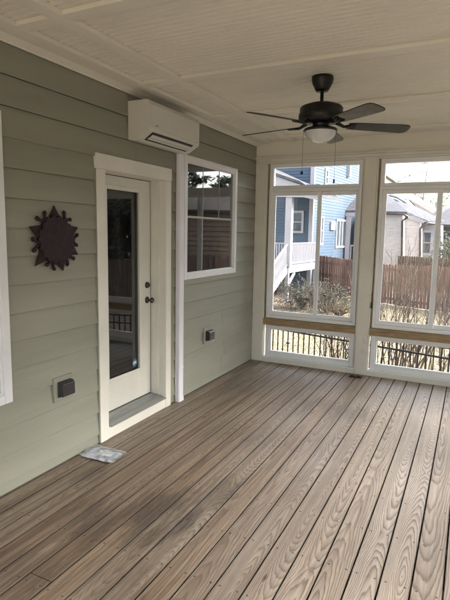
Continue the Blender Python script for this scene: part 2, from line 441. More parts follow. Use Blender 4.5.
for yy, z0_, z1_ in ((2.9785, 0, 2.162), (4.112, .0, 2.43), (4.0185, 0, 2.162), (5.4795, 1.22, 2.447), (2.1545, .602, 2.395)): mb.box(-.01, yy, z0_+.002, .0268, yy+.006, z1_)
mb.build('caulk_bead', M['siding'], house)
mb = MB()   # sheathing behind the siding with the same openings, and the corner edge
def wallpiece(ya, yb, za, zb): mb.box(-.16, ya, za, -.021, yb, zb)
ys = [Y0] + [v for o in sorted(openings) for v in (o[0], o[1])] + [Y1]
for i in range(0, len(ys)-1):
    a, b = ys[i], ys[i+1]
    if i % 2 == 0: wallpiece(a, b, -.3, WTOP)
    else:
        o = sorted(openings)[i//2]
        wallpiece(a, b, o[3], WTOP)
        if o[2] > 0: wallpiece(a, b, -.3, o[2])
mb.build('sheathing', M['room'], house)
mb = MB(); mb.box(-.01, Y0, GZ, .004, Y1, -.001); mb.build('foundation', M['porchdark'], house)
# dim room indoors
mb = MB()
mb.box(-4.6, Y0, -.2, -4.5, Y1, 3.2); mb.box(-4.5, Y0, -.2, -.161, Y0+.1, 3.2); mb.box(-4.5, Y1-.1, -.2, -.161, Y1, 3.2)
mb.box(-4.5, Y0+.1, 2.9, -.161, Y1-.1, 3.0); mb.box(-4.5, Y0+.1, -.1, -.161, Y1-.1, 0.0)
tag(mb.build('indoor_room', M['room']), kind='structure')

# ------------------------------------------------------------------ ceiling
ZC = 2.846
mb = MB(); y = -3.0; P = .0508
while y < 6.2:
    e = min(y+P, 6.2)
    mb.quad((-.0, y, ZC), (4.8, y, ZC), (4.8, y+P-.017, ZC), (0, y+P-.017, ZC))
    mb.quad((-.0, y+P-.017, ZC), (4.8, y+P-.017, ZC), (4.8, y+P-.0085, ZC+.015), (0, y+P-.0085, ZC+.015))
    mb.quad((-.0, y+P-.0085, ZC+.015), (4.8, y+P-.0085, ZC+.015), (4.8, y+P, ZC), (0, y+P, ZC))
    y += P
mb.box(-.1, -3.1, ZC+.03, 4.9, 6.45, ZC+.16)
tag(mb.build('ceiling', M['ceil']), kind='structure')
BZ = ZC-.028
def top(name, mbx, mt, label, cat, group=None, bevel=0):
    return tag(mbx.build(name, mt, None, bevel), label, cat, group)
ct = empty('ceiling_trim', (0, 0, BZ))
tag(ct, 'cream flat batten trim boards crossing the beadboard porch ceiling', 'trim')
ct.location = (0, 0, 0)
MB().box(.104, -3, BZ, .226, 6.0, ZC-.0005).build('perimeter_board', M['ceil'], ct, .003)
MB().box(.475, -3, BZ, .565, 6.0, ZC-.0005).build('batten', M['ceil'], ct, .003)
for yb in (-1.49, -.29, .91, 2.11, 3.30, 4.50, 5.70):
    MB().box(.228, yb, BZ+.002, .473, yb+.095, ZC-.0004).build('batten', M['ceil'], ct, .003)
    MB().box(.567, yb, BZ+.002, 4.14, yb+.095, ZC-.0004).build('batten', M['ceil'], ct, .003)
mb = MB(); mb.prism([(.0165, -3, 2.795), (.030, -3, 2.795), (.030, -3, 2.800), (.088, -3, 2.822), (.102, -3, 2.822), (.102, -3, ZC-.001), (.0165, -3, ZC-.001)], (0, 9.05, 0))
mb.build('crown_moulding', M['ceil'], ct)

# ------------------------------------------------------------------ screen wall generator (local: u along wall, v depth outward, z)
def frame_rect(mb, u0, u1, z0, z1, w, v0, v1, wb=None, wt=None):
    wb = wb or w; wt = wt or w
    mb.box(u0, v0, z0, u0+w, v1, z1); mb.box(u1-w, v0, z0, u1, v1, z1)
    mb.box(u0+w, v0, z0, u1-w, v1, z0+wb); mb.box(u0+w, v0, z1-wt, u1-w, v1, z1)
UW = 1.175
def make_porch_window():
    r = empty('porch_window')
    # transom
    t = MB(); frame_rect(t, 0, UW, 2.268, 2.578, .048, .012, .085, .036, .05); to = t.build('transom_frame', M['white'], r, .003)
    MB().box(.03, .045, 2.29, UW-.03, .049, 2.55).build('pane', M['pane'], to)
    f = MB(); frame_rect(f, 0, UW, .592, 2.266, .036, .0, .095, .04, .04); fo = f.build('outer_frame', M['white'], r, .003)
    s1 = MB(); frame_rect(s1, .0365, .682, .633, 2.225, .044, .028, .052, .05, .045); so = s1.build('sash', M['white'], r, .003)
    MB().box(.07, .038, .67, .65, .042, 2.19).build('pane', M['pane'], so)
    s2 = MB(); frame_rect(s2, .622, UW-.0365, .633, 2.225, .044, .058, .082, .05, .045); so = s2.build('sash', M['white'], r, .003)
    MB().box(.655, .068, .67, UW-.07, .072, 2.19).build('pane', M['pane'], so)
    return r
def make_knee_panel():
    r = empty('knee_panel')
    f = MB(); frame_rect(f, .0, UW, .072, .497, .05, .006, .075, .055, .045); f.build('frame', M['white'], r, .003)
    f2 = MB(); frame_rect(f2, .0505, UW-.0505, .1275, .4515, .018, .03, .06); f2.build('inner_bead', M['white'], r, .002)
    MB().box(.06, .042, .135, UW-.06, .046, .445).build('pane', M['pane'], r)
    return r
# positions along back wall (left edge of each unit)
pw = make_porch_window(); kp = make_knee_panel()
units = [(.197, D+.035, 0, 'nearest the sage siding', 'left'),
         (1.573, D+.035, 0, 'right of the middle post', 'mid'),
         (2.949, D+.035, 0, 'third along the back wall', 'r')]
SX = 4.14
side = [(5.86-UW, 'nearest the back corner'), (5.86-UW-1.376, 'second from the back corner'), (5.86-UW-2*1.376, 'third from the back corner'), (5.86-UW-3*1.376, 'fourth from the back corner'), (5.86-UW-4*1.376, 'fifth from the back corner')]
first = True
for (x, y, rz, lb, _) in units:
    a = pw if first else copy_tree(pw); b = kp if first else copy_tree(kp); first = False
    a.location = (x, y, 0); b.location = (x, y, 0)
    tag(a, 'white vinyl sliding porch window with transom, '+lb, 'window', 'vinyl porch windows')
    tag(b, 'white framed clear knee panel under the porch window '+lb, 'window panel', 'clear knee panels')
for (y, lb) in side:
    a = copy_tree(pw); b = copy_tree(kp)
    for o in (a, b): o.location = (SX+.035, y+UW, 0); o.rotation_euler = (0, 0, R(-90))
    tag(a, 'white vinyl porch window on the right side wall, '+lb, 'window', 'vinyl porch windows')
    tag(b, 'white framed knee panel on the right side wall, '+lb, 'window panel', 'clear knee panels')
# posts
posts = [(.016, .156, 'cream painted corner post against the sage siding'), (1.396, 1.536, 'cream painted middle post between the two porch windows'), (2.772, 2.912, 'cream painted post right of the second porch window'), (4.142, 4.282, 'cream painted far corner post of the porch')]
for a, b, lb in posts:
    r = empty('porch_post', (0, 0, 0)); tag(r, lb, 'post', 'porch posts')
    MB().box(a, D, .0, b, D+.14, 2.602).build('shaft', M['cream'], r, .004)
    if b < 4: MB().box(b+.0015, D+.012, .075, b+.014, D+.11, 2.60).build('stop_strip', M['cream'], r, .002)
    if a > 1: MB().box(a-.014, D+.012, .075, a-.0015, D+.11, 2.60).build('stop_strip', M['cream'], r, .002)
for i in range(6):
    ya = 5.86-(UW+1.376*(i-0))+.02 - .0
    y1 = 5.86+.18-1.376*i if i else 6.03
    r = empty('porch_post'); tag(r, 'cream painted post on the right side wall, number %d from the back corner' % (i+1) if False else 'cream painted post on the right side wall %s' % ['at the back corner', 'after the first side window', 'after the second side window', 'after the third side window', 'after the fourth side window', 'after the fifth side window'][i], 'post', 'porch posts')
    MB().box(SX+.001, y1-.16, 0, SX+.14, y1-.02, 2.60).build('shaft', M['cream'], r, .004)
# rough jamb strips in the gaps (bare wood, dark)
for i, (x0, x1) in enumerate(((.171, .196), (1.372, 1.381), (1.5505, 1.572), (2.748, 2.757))):
    tag(MB().box(x0, D+.05, .5, x1, D+.13, 2.598).build('wood_jamb', M['oldwood']), 'narrow bare wood jamb strip beside the cream post, '+['left of the first window','right of the first window','left of the second window','right of the second window'][i], 'jamb', 'bare wood jambs')
# wooden rails, sill, header
for (x0, x1, lb) in ((.1575, 1.3945, 'beneath the left porch window'), (1.5375, 2.7705, 'beneath the right porch window'), (2.9135, 4.1405, 'at the far right of the back wall')):
    tag(MB().box(x0+.013, D+.006, .499, x1-.013, D+.12, .588).build('wooden_rail', M['lumber'], None, .003), 'bare treated lumber rail '+lb, 'rail', 'lumber rails')
    tag(MB().box(x0, D+.002, .0, x1, D+.12, .058).build('sill_board', M['cream'], None, .003), 'cream painted sill board on the deck '+lb, 'sill', 'sill boards')
    tag(MB().box(x0, D+.012, .0585, x1, D+.11, .0705).build('sill_cap', M['white'], None, .002), 'white vinyl sill strip over the sill board '+lb, 'sill', 'vinyl sill strips')
tag(MB().box(SX+.006, -3, .499, SX+.12, 5.86, .588).build('wooden_rail', M['lumber'], None, .003), 'long bare lumber rail on the right side wall', 'rail', 'lumber rails')
tag(MB().box(SX+.002, -3, 0, SX+.12, 5.86, .07).build('sill_board', M['cream'], None, .003), 'cream painted sill board along the right side wall', 'sill', 'sill boards')
hd = empty('header_beam', (0, 0, 0)); tag(hd, 'cream painted header and frieze board above the porch windows', 'beam')
MB().box(.0165, D-.003, 2.603, 4.28, D+.14, 2.638).build('head_trim', M['cream'], hd, .003)
MB().box(.0165, D-.028, 2.6385, 4.28, D+.14, 2.66).build('head_cap', M['cream'], hd, .004)
MB().box(.0165, D+.004, 2.6605, 4.28, D+.14, ZC-.001).build('frieze_board', M['ceil'], hd)
hs = empty('header_beam'); tag(hs, 'cream painted header beam over the right side windows', 'beam')
MB().box(SX-.003, -3, 2.603, SX+.14, 5.85, ZC-.001).build('frieze_board', M['ceil'], hs)
MB().box(.157, D+.02, 2.579, 2.77, D+.1, 2.6025).build('shim_board', M['cream'], hd)
# black latch on the middle post gap
lt = MB(); lt.prism([(1.548, D+.002, .83), (1.566, D+.002, .83), (1.561, D+.002, .905), (1.553, D+.002, .905)], (0, .02, 0))
lt.tube([(1.557, D+.012, .9), (1.556, D+.012, 1.02)], .003)
top('window_latch', lt, M['black'], 'small black latch hanging in the gap right of the middle post', 'latch')
# black floor plate
fp = empty('floor_outlet', (1.445, 5.935, 0)); tag(fp, 'small black plate lying on the deck at the foot of the middle post', 'floor plate')
MB().box(-.075, -.045, .001, .075, .045, .010).build('plate', M['black'], fp, .003)
for xx in (-.036, .036): MB().lathe([(0, .018), (.022, .018), (.026, .010), (.026, .0105)], (xx, 0, 0), 20).build('cap', M['knob'], fp)

# ------------------------------------------------------------------ door
dr = empty('patio_door', (0, 3.53, 0)); tag(dr, 'cream full glass patio door standing closed in its white casing', 'door')
def W(mbx, name, mt, parent, bevel=0):      # build in world coords then reparent keeping place
    o = mbx.build(name, mt, parent, bevel)
    if parent is not None:
        off = Vector((0,0,0)); p = parent
        while p is not None: off += Vector(p.location); p = p.parent
        o.location = -off
    return o
ya, yb = 2.985, 4.018
cz = .205
W(MB().box(.005, ya, .0, .034, ya+.098, 2.162), 'casing', M['casing'], dr, .003)
W(MB().box(.005, yb-.085, .0, .034, yb, 2.162), 'casing', M['casing'], dr, .003)
W(MB().box(.005, ya-.004, 2.163, .038, yb+.004, 2.276), 'head_casing', M['casing'], dr, .003)
W(MB().box(.0, ya+.0995, .0, .030, yb-.0865, .088), 'riser_board', M['casing'], dr, .003)
W(MB().box(-.155, 3.94, .088, .0045, 3.972, 2.19), 'jamb', M['casing'], dr)
W(MB().box(-.155, 3.085, .088, .0045, 3.117, 2.19), 'jamb', M['casing'], dr)
W(MB().box(-.155, 3.118, 2.163, .0045, 3.939, 2.19), 'head_jamb', M['casing'], dr)
W(MB().box(-.060, 3.925, .12, -.045, 3.939, 2.162), 'door_stop', M['casing'], dr, .002)
th = MB(); th.prism([(-.15, 3.118, .089), (.036, 3.118, .089), (.036, 3.118, .098), (-.02, 3.118, .108), (-.15, 3.118, .122)], (0, .821, 0))
for i in range(5): th.box(-.12+i*.022, 3.119, .112, -.112+i*.022, 3.938, .1225-i*.0022)
W(th, 'threshold', M['alum'], dr)
sl = MB(); sx0, sx1 = -.188, -.146
sl.box(sx0, 3.124, .130, sx1, 3.290, 2.157); sl.box(sx0, 3.762, .130, sx1, 3.930, 2.157)
sl.box(sx0, 3.290, .130, sx1, 3.762, .405); sl.box(sx0, 3.290, 2.055, sx1, 3.762, 2.157)
slab = W(sl, 'slab', M['doorpaint'], dr, .002)
gb = MB(); 
for a, b, c, d in ((3.268, 3.304, .383, 2.077), (3.748, 3.784, .383, 2.077), (3.304, 3.748, .383, .419), (3.304, 3.748, 2.041, 2.077)):
    gb.box(-.1455, a, c, -.134, b, d)
W(gb, 'glazing_bead', M['doorpaint'], slab, .004)
W(MB().box(-.172, 3.291, .406, -.166, 3.761, 2.054), 'pane', M['doorglass'], slab)
W(MB().box(-.188, 3.931, .13, -.150, 3.9395, 2.16), 'weatherstrip', M['black'], dr)
W(MB().box(-.188, 3.12, .1235, -.148, 3.93, .129), 'door_sweep', M['black'], dr)
kx = -.146
dbt = W(MB().lathe([(.0, .026), (.012, .026), (.020, .022), (.030, .010), (.031, .0)], (kx, 3.875, 1.195), 28, 'x'), 'deadbolt', M['knob'], dr)
W(MB().box(kx+.022, 3.872, 1.183, kx+.032, 3.878, 1.207), 'keyway', M['black'], dbt)
kb = W(MB().lathe([(.032, 0), (.032, .006), (.026, .012), (.012, .018), (.011, .036), (.020, .042), (.027, .052), (.027, .062), (.018, .072), (0, .074)], (kx, 3.875, 1.052), 28, 'x'), 'door_knob', M['knob'], dr)
# sticker on the glass: blue octagon with a white mark
st = empty('window_sticker'); tag(st, 'small blue octagonal sticker with white mark low on the patio door glass', 'sticker')
cy, czs = 3.70, .475
M['stickblue'] = mat('sticker_blue', (.05,.16,.27), .4, .05, 10); M['stickwhite'] = mat('sticker_white', (.6,.68,.72), .4, .05, 10)
oc = [(-.1648, cy+.036*math.cos(R(22.5+45*i)), czs+.042*math.sin(R(22.5+45*i))) for i in range(8)]
MB().prism(oc, (.0012, 0, 0)).build('backing', M['stickblue'], st)
MB().prism([(-.1634, cy-.024, czs-.016), (-.1634, cy+.026, czs-.008), (-.1634, cy+.022, czs+.014), (-.1634, cy-.004, czs+.018), (-.1634, cy-.022, czs+.004)], (.0008, 0, 0)).build('mark', M['stickwhite'], st)

# ------------------------------------------------------------------ house windows
def house_window(ya, yb, za, zb, label, mts, muntins=True):
    r = empty('house_window', (0, ya, za)); tag(r, label, 'window', 'house windows')
    t = .058
    mb = MB()
    for a, b, c, d in ((ya, ya+t, za, zb), (yb-t, yb, za, zb), (ya+t, yb-t, za, za+t), (ya+t, yb-t, zb-t, zb)): mb.box(.0, a, c, .032, b, d)
    W(mb, 'trim', M['white'], r, .003)
    mb = MB(); zr = za+(zb-za)*.515
    i0, i1, j0, j1 = ya+t-.008, yb-t+.008, za+t-.008, zb-t+.008
    s = .020
    for a, b, c, d in ((i0, i0+s, j0, j1), (i1-s, i1, j0, j1), (i0+s, i1-s, j0, j0+s), (i0+s, i1-s, j1-s, j1)): mb.box(-.05, a, c, .012, b, d)
    fr = W(mb, 'sash_frame', M['white'], r, .002)
    W(MB().box(.0005, i0+s, zr-.010, .006, i1-s, zr+.010), 'meeting_rail', M['muntin'], fr, .002)
    if muntins:
        for k in (1, 2):
            yy = i0+(i1-i0)*k/3
            W(MB().box(.0005, yy-.0045, zr+.0105, .003, yy+.0045, j1-s), 'muntin', M['muntin'], fr)
    W(MB().box(-.006, i0+.005, j0+.005, .000, i1-.005, j1-.005), 'pane', M['winglass'], fr)
    return r
house_window(4.265, 5.479, 1.220, 2.447, 'white trimmed double hung window reflecting trees, right of the line cover', M)
house_window(.93, 2.154, .602, 2.395, 'white trimmed window cropped at the left edge beside the sun ornament', M)
house_window(-1.62, -.38, .588, 2.404, 'white trimmed window on the sage wall behind the camera', M)

# ------------------------------------------------------------------ mini split and line cover
ac = empty('air_conditioner', (0, 3.79, 2.43)); tag(ac, 'off white wall mounted mini split air conditioner above the patio door', 'air conditioner')
A0, A1, AZ0, AZ1, AX = 3.388, 4.188, 2.428, 2.737, .232
prof = [(.018, AZ0+.006), (.018, AZ1), (AX-.035, AZ1), (AX-.012, AZ1-.006), (AX, AZ1-.028), (AX, AZ0+.085), (AX-.004, AZ0+.068), (AX-.03, AZ0+.055), (.135, AZ0+.012), (.10, AZ0+.0), (.05, AZ0)]
W(MB().prism([(x, A0, z) for x, z in prof], (0, A1-A0, 0)), 'casing', M['ac'], ac, .004)
# side bezel ends
# front panel slightly proud
W(MB().prism([(AX+.0005, A0+.012, AZ0+.098), (AX+.006, A0+.012, AZ0+.102), (AX+.006, A0+.012, AZ1-.04), (AX+.0005, A0+.012, AZ1-.03)], (0, A1-A0-.024, 0)), 'front_panel', M['ac'], ac, .002)
# outlet slot and louvre on the slanted underside
def slant(t, off):   # t 0..1 along the slant from front to back
    a = Vector((AX-.03, 0, AZ0+.055)); b = Vector((.135, 0, AZ0+.012)); p = a.lerp(b, t); nrm = Vector((b-a)).cross(Vector((0,1,0))).normalized()
    if nrm.z > 0: nrm = -nrm
    return p+nrm*off
p0, p1, p2, p3 = slant(-.25, .0015), slant(1.0, .0015), slant(1.0, .004), slant(-.25, .004)
W(MB().prism([(p.x, A0+.06, p.z) for p in (p0, p1, p2, p3)], (0, A1-A0-.15, 0)), 'air_outlet', M['acdark'], ac)
for t0, t1, off in ((.0, .42, .010), (.50, .74, .007)):
    q = [slant(t0, off), slant(t1, off), slant(t1, off+.004), slant(t0, off+.004)]
    W(MB().prism([(p.x, A0+.075, p.z) for p in q], (0, A1-A0-.18, 0)), 'louvre', M['ac'], ac, .001)
q = MB(); q.lathe([(.0, .004), (.006, .004), (.007, 0)], (AX-.02, A1-.035, AZ0+.075), 12, 'x')
W(MB().box(AX-.001, A1-.06, AZ0+.088, AX+.003, A1-.048, AZ0+.092), 'indicator', M['acdark'], ac)
lg = MB()
for i, w in enumerate((.006, .007, .004, .006)): lg.box(AX+.0062, A0+.075+i*.010, AZ0+.112, AX+.0072, A0+.075+i*.010+w, AZ0+.119)
W(lg, 'emblem', M['gutter'], ac)

lc = empty('line_cover', (0, 4.2, 0)); tag(lc, 'tall white plastic line cover running from air conditioner down to the deck', 'line cover')
def chan(ya, yb, za, zb, x1): 
    e = .014
    return MB().prism([(.006, ya, za), (x1-e, ya, za), (x1-e*.3, ya+e*.3, za), (x1, ya+e, za), (x1, yb-e, za), (x1-e*.3, yb-e*.3, za), (x1-e, yb, za), (.006, yb, za)], (0, 0, zb-za))
W(chan(4.125, 4.211, .02, 2.44, .066), 'duct', M['cover'], lc)
W(MB().box(.0, 4.1185, .0, .0262, 4.2165, 2.44), 'back_channel', M['cover'], lc, .001)
W(chan(4.121, 4.215, .0, .045, .070), 'end_cap', M['cover'], lc)
W(chan(4.122, 4.214, .34, .352, .069), 'joint_collar', M['cover'], lc)

# ------------------------------------------------------------------ outlets on the siding
def outlet(yc, zc, label):
    r = empty('wall_outlet', (0.012, yc, zc)); tag(r, label, 'outlet', 'covered wall outlets')
    mb = MB(); mb.box(.0, -.095, -.088, .022, .095, .088)
    mb.build('mounting_block', M['siding'], r, .004)
    mb = MB(); mb.box(.022, -.062, -.058, .034, .062, .056).build('base', M['box'], r, .004)
    mb = MB(); mb.prism([(.0345, -.057, -.053), (.068, -.057, -.050), (.074, -.057, -.044), (.072, -.057, .040), (.062, -.057, .050), (.0345, -.057, .052)], (0, .116, 0))
    mb.build('bubble_cover', M['box'], r, .004, 3)
    MB().box(.030, -.064, .046, .052, .064, .0545).build('hinge', M['black'], r, .003)
    for zz in (-.022, .012): MB().box(.0725, -.045, zz, .0765, .045, zz+.010).build('ridge', M['box'], r, .001)
    return r
outlet(2.595, .573, 'black covered outlet on the siding between the sun ornament and the deck')
outlet(4.785, .568, 'black covered outlet under the house window, right of the line cover')
# small dark splits at the bottom of the siding
# ------------------------------------------------------------------ sun ornament
so = empty('sun_ornament', (.02, 0, 0)); tag(so, 'dark maroon metal sun wall ornament with pointed rays and curls', 'wall ornament')
so.location = (0, 0, 0)
def wy(px, py, x=.035):
    p = atx(20+px/6.43, 195+py/6.43, x); return (p.y, p.z)
ctr = wy(233, 288)
cyo, czo = ctr
mb = MB()
nn = 96; ring = []
for i in range(nn):
    t = 2*math.pi*i/nn; rr_ = .161+.009*math.cos(t*18)+.004*math.sin(t*7)
    ring.append((.028, cyo+rr_*math.cos(t), czo+rr_*math.sin(t)))
mb.prism(ring, (.022, 0, 0)); mb.build('disc', M['bronze'], so, .002)
tips = [(220,68),(372,207),(374,383),(278,487),(98,457),(60,202)]
for tx, ty in tips:
    y_, z_ = wy(tx, ty); d = Vector((0, y_-cyo, z_-czo)); L = d.length; d.normalize(); s = Vector((0, -d.z, d.y))
    c0 = Vector((.037, cyo, czo)); 
    mb = MB(); a = c0+d*.145; tip = c0+d*L
    w = .050
    top_ = a+Vector((.006, 0, 0))
    mb.quad(a-s*w, tip, top_); mb.quad(top_, tip, a+s*w); mb.quad(a-s*w-Vector((.008,0,0)), a+s*w-Vector((.008,0,0)), tip-Vector((.008,0,0)))
    mb.quad(a-s*w, a-s*w-Vector((.008,0,0)), tip-Vector((.008,0,0)), tip); mb.quad(a+s*w, tip, tip-Vector((.008,0,0)), a+s*w-Vector((.008,0,0)))
    mb.quad(a-s*w, top_, a+s*w, a+s*w-Vector((.008,0,0)), a-s*w-Vector((.008,0,0)))
    mb.build('ray', M['bronze'], so)
for tx, ty in ((133,132),(300,140),(360,290),(322,424),(196,456),(86,320)):
    y_, z_ = wy(tx, ty); d = Vector((0, y_-cyo, z_-czo)); L = d.length; d.normalize(); s = Vector((0, -d.z, d.y))
    c0 = Vector((.037, cyo, czo)); mb = MB()
    for sg, l2 in ((1, .040), (-1, .028)):
        pts = []
        for j in range(9):
            t = j/8; pts.append(c0+d*(.145+(L-.135+l2)*t - .07*max(0, t-.55))+s*sg*(.003+.050*math.sin(t*2.7)*t**.8))
        mb.tube(pts, [.009,.009,.009,.010,.013,.015,.013,.008,.002], 8)
    mb.build('curl', M['bronze'], so)
# ------------------------------------------------------------------ ceiling fan
fx, fy = 1.516, 3.742
fan = empty('ceiling_fan', (fx, fy, ZC)); tag(fan, 'black five blade ceiling fan with white bowl light and two pull chains', 'ceiling fan')
h = 0
MB().lathe([(.0, -.001), (.078, -.001), (.080, -.018), (.075, -.045), (.052, -.090), (.044, -.104), (0, -.104)], n=40).build('canopy', M['black'], fan)
MB().lathe([(.013, -.10), (.013, -.175), (.026, -.180), (.028, -.196), (.016, -.20)], n=20).build('downrod', M['black'], fan)
MB().lathe([(0, -.188), (.04, -.188), (.10, -.196), (.145, -.212), (.158, -.226), (.158, -.262), (.165, -.268), (.165, -.300), (.150, -.320), (.10, -.334), (0, -.336)], n=48).build('motor_housing', M['black'], fan)
MB().lathe([(.060, -.334), (.058, -.372), (.05, -.376), (0, -.376)], n=32).build('switch_housing', M['black'], fan)
MB().lathe([(.05, -.366), (.116, -.369), (.123, -.375), (.123, -.388), (.115, -.390)], n=40).build('light_rim', M['black'], fan)
bw = MB(); pr = [(.115*math.cos(R(t)), -.388-.082*math.sin(R(t))) for t in range(0, 91, 9)]; bw.lathe(pr, n=44); bw.build('glass_bowl', M['bowl'], fan)
for cx_, cy_, zl in ((-.105, -.085, -.685), (.105, .05, -.735)):
    c = MB(); c.tube([(cx_, cy_, -.386), (cx_+.001, cy_, zl)], .0011, 5); ch = c.build('pull_chain', M['knob'], fan)
    f = MB(); f.lathe([(0, zl+.006), (.006, zl), (.010, zl-.008), (.010, zl-.016), (.005, zl-.022), (0, zl-.023)] if zl > -.7 else [(0, zl+.004), (.006, zl), (.0065, zl-.028), (0, zl-.03)], (cx_, cy_, 0), 14); f.build('fob', M['black'], ch)
for i in range(5):
    az = R((30, 94, 171, 242, 318)[i])
    d = Vector((math.cos(az), math.sin(az), 0)); s = Vector((-d.y, d.x, 0))
    tilt = R(13); sv = s*math.cos(tilt)-Vector((0,0,1))*math.sin(tilt)
    nv = d.cross(sv)
    o = Vector((0, 0, -.345))
    b = MB(); outl = []
    def pt(r_, w_): return o+d*r_+sv*w_-Vector((0,0,1))*(.02*(r_-.2))
    L0, L1 = .205, .672
    L = [(L0, -.046), (L0+.02, -.052)]+[(L0+.06+.33*t, -.056-.013*t) for t in (0, .5, 1)]+[(L1-.05, -.069), (L1-.02, -.062), (L1-.004, -.042), (L1, -.015)]
    poly = [pt(*q) for q in L]+[pt(q[0], -q[1]) for q in reversed(L)]
    b.prism(poly, nv*.006); bo = b.build('blade', M['blade'], fan, .0015)
    br = MB(); br.tube([o+d*.10+Vector((0,0,.03)), o+d*.14+Vector((0,0,.012)), o+d*.175+Vector((0,0,-.004)), o+d*.21-nv*.004], [.016,.013,.011,.010], 8)
    for w in (-.026, 0, .026): br.tube([o+d*.185-nv*.003, o+d*.235+sv*w-nv*.003, o+d*.262+sv*w-nv*.003], [.010,.009,.006], 6)
    br.build('blade_bracket', M['black'], bo)

# ------------------------------------------------------------------ plastic packet on the deck
pk = empty('instruction_packet', (.20, 2.815, .003), 0); tag(pk, 'clear plastic packet of folded papers lying on the deck beside the wall', 'packet')
def plastic():
    mt, nt, b = newmat('clear_plastic_bag'); n = N(nt)
    tc = n('ShaderNodeTexCoord').outputs['Object']
    b.inputs['Base Color'].default_value = (.72,.76,.83,1); b.inputs['Roughness'].default_value = .12
    b.inputs['Alpha'].default_value = .35
    return mt
def papermat():
    mt, nt, b = newmat('printed_paper'); n = N(nt)
    tc = n('ShaderNodeTexCoord').outputs['Object']
    br = n('ShaderNodeTexBrick'); n.link(n.mapping(tc, (1,1,1)), br.inputs['Vector']); br.inputs['Scale'].default_value = 1
    br.inputs['Brick Width'].default_value = .045; br.inputs['Row Height'].default_value = .012; br.inputs['Mortar Size'].default_value = .004
    br.inputs['Color1'].default_value = (.45,.48,.56,1); br.inputs['Color2'].default_value = (.55,.58,.66,1); br.inputs['Mortar'].default_value = (.72,.74,.80,1)
    n.link(n.mix(n.ramp(n.noise(tc, 14, 4), [(.4, 0), (.6, .6)]), br.outputs[0], (.22,.24,.32)), b.inputs['Base Color']); b.inputs['Roughness'].default_value = .35
    return mt
M['bag'] = plastic(); M['paper'] = papermat()
M['card'] = mat('pale_card', (.62,.64,.62), .5, .15, 30); M['tealink'] = mat('dark_green_ink', (.06,.10,.09), .5, .3, 30)
def sheet(name, x0, y0, x1, y1, z, mtl, parent, amp, seed, rz=0, res=14):
    mb = MB(); g = []
    c, s = math.cos(rz), math.sin(rz); mx_, my_ = (x0+x1)/2, (y0+y1)/2
    for i in range(res+1):
        for j in range(res+1):
            x = x0+(x1-x0)*i/res-mx_; y = y0+(y1-y0)*j/res-my_
            zz = z+amp*(.5+mnoise.noise(Vector((x*22+seed, y*22, seed))))
            g.append((mx_+x*c-y*s, my_+x*s+y*c, max(zz, .0008)))
    mb.v = g
    for i in range(res):
        for j in range(res):
            a = i*(res+1)+j; mb.f.append((a, a+res+1, a+res+2, a+1)); mb.sm.append(True)
    return mb.build(name, mtl, parent)
sheet('folded_paper', -.135, -.09, .115, .085, .002, M['paper'], pk, .006, 3, .05)
sheet('small_card', -.05, -.035, .075, .06, .013, M['card'], pk, .005, 7, .25)
sheet('ink_patch', -.075, .05, -.03, .085, .0165, M['tealink'], pk, .003, 9, .3)
sheet('ink_patch', .02, .062, .07, .092, .0165, M['tealink'], pk, .003, 11, -.1)
sheet('plastic_sleeve', -.16, -.10, .155, .105, .012, M['bag'], pk, .014, 21, .04, 26)

# ------------------------------------------------------------------ yard: black metal fence
zr = -.055
Pa = atz(269.5, 327.5, zr); Pb = atz(450, 359, zr)
dirf = (Pb-Pa).normalized(); P0 = Pa-dirf*2.2; Lf = (Pb-Pa).length+7
mf = empty('metal_fence', P0.copy()); mf.location = (0, 0, 0)
tag(mf, 'low black metal picket fence in the yard behind the knee panels', 'fence')
for dz in (0, .155, -.95):
    MB().obox(P0+Vector((0,0,dz)), P0+dirf*Lf+Vector((0,0,dz)), .022, .028).build('rail', M['black'], mf)
nP = int(Lf/.113)
iP = min(range(nP), key=lambda i: abs((lambda v: 225+F*v.dot(rt)/v.dot(fw))(P0+dirf*(.113*i+.03)-CAM)-366))
for i in range(nP):
    p = P0+dirf*(.113*i+.03)
    if (i-iP) % 21 == 0:
        MB().box(p.x-.028, p.y-.028, GZ, p.x+.028, p.y+.028, zr+.2).build('post', M['black'], mf)
    elif i < 112:
        MB().box(p.x-.009, p.y-.009, GZ+.06, p.x+.009, p.y+.009, zr+.162 if i % 2 == 0 else zr+.158).build('picket', M['black'], mf)
# path lights
for (px, py, lb) in ((288, 341, 'leftmost of three'), (346.5, 347, 'left of the middle post'), (392.5, 357, 'among the bare stems')):
    p = at(px, py, 11.0); r = empty('path_light', (p.x, p.y, GZ)); hh = p.z-GZ
    tag(r, 'small mushroom capped garden path light beyond the metal fence, '+lb, 'path light', 'garden path lights')
    MB().tube([(0,0,0), (0,0,hh-.05)], .012, 8).build('stake', M['black'], r)
    MB().lathe([(.03, hh-.07), (.045, hh-.05), (.05, hh-.01), (.0, hh-.01)], n=16).build('lens', M['black'], r)
    MB().lathe([(.10, hh-.012), (.09, hh+.0), (.05, hh+.022), (0, hh+.03)], n=20).build('cap', M['fwhite'], r)

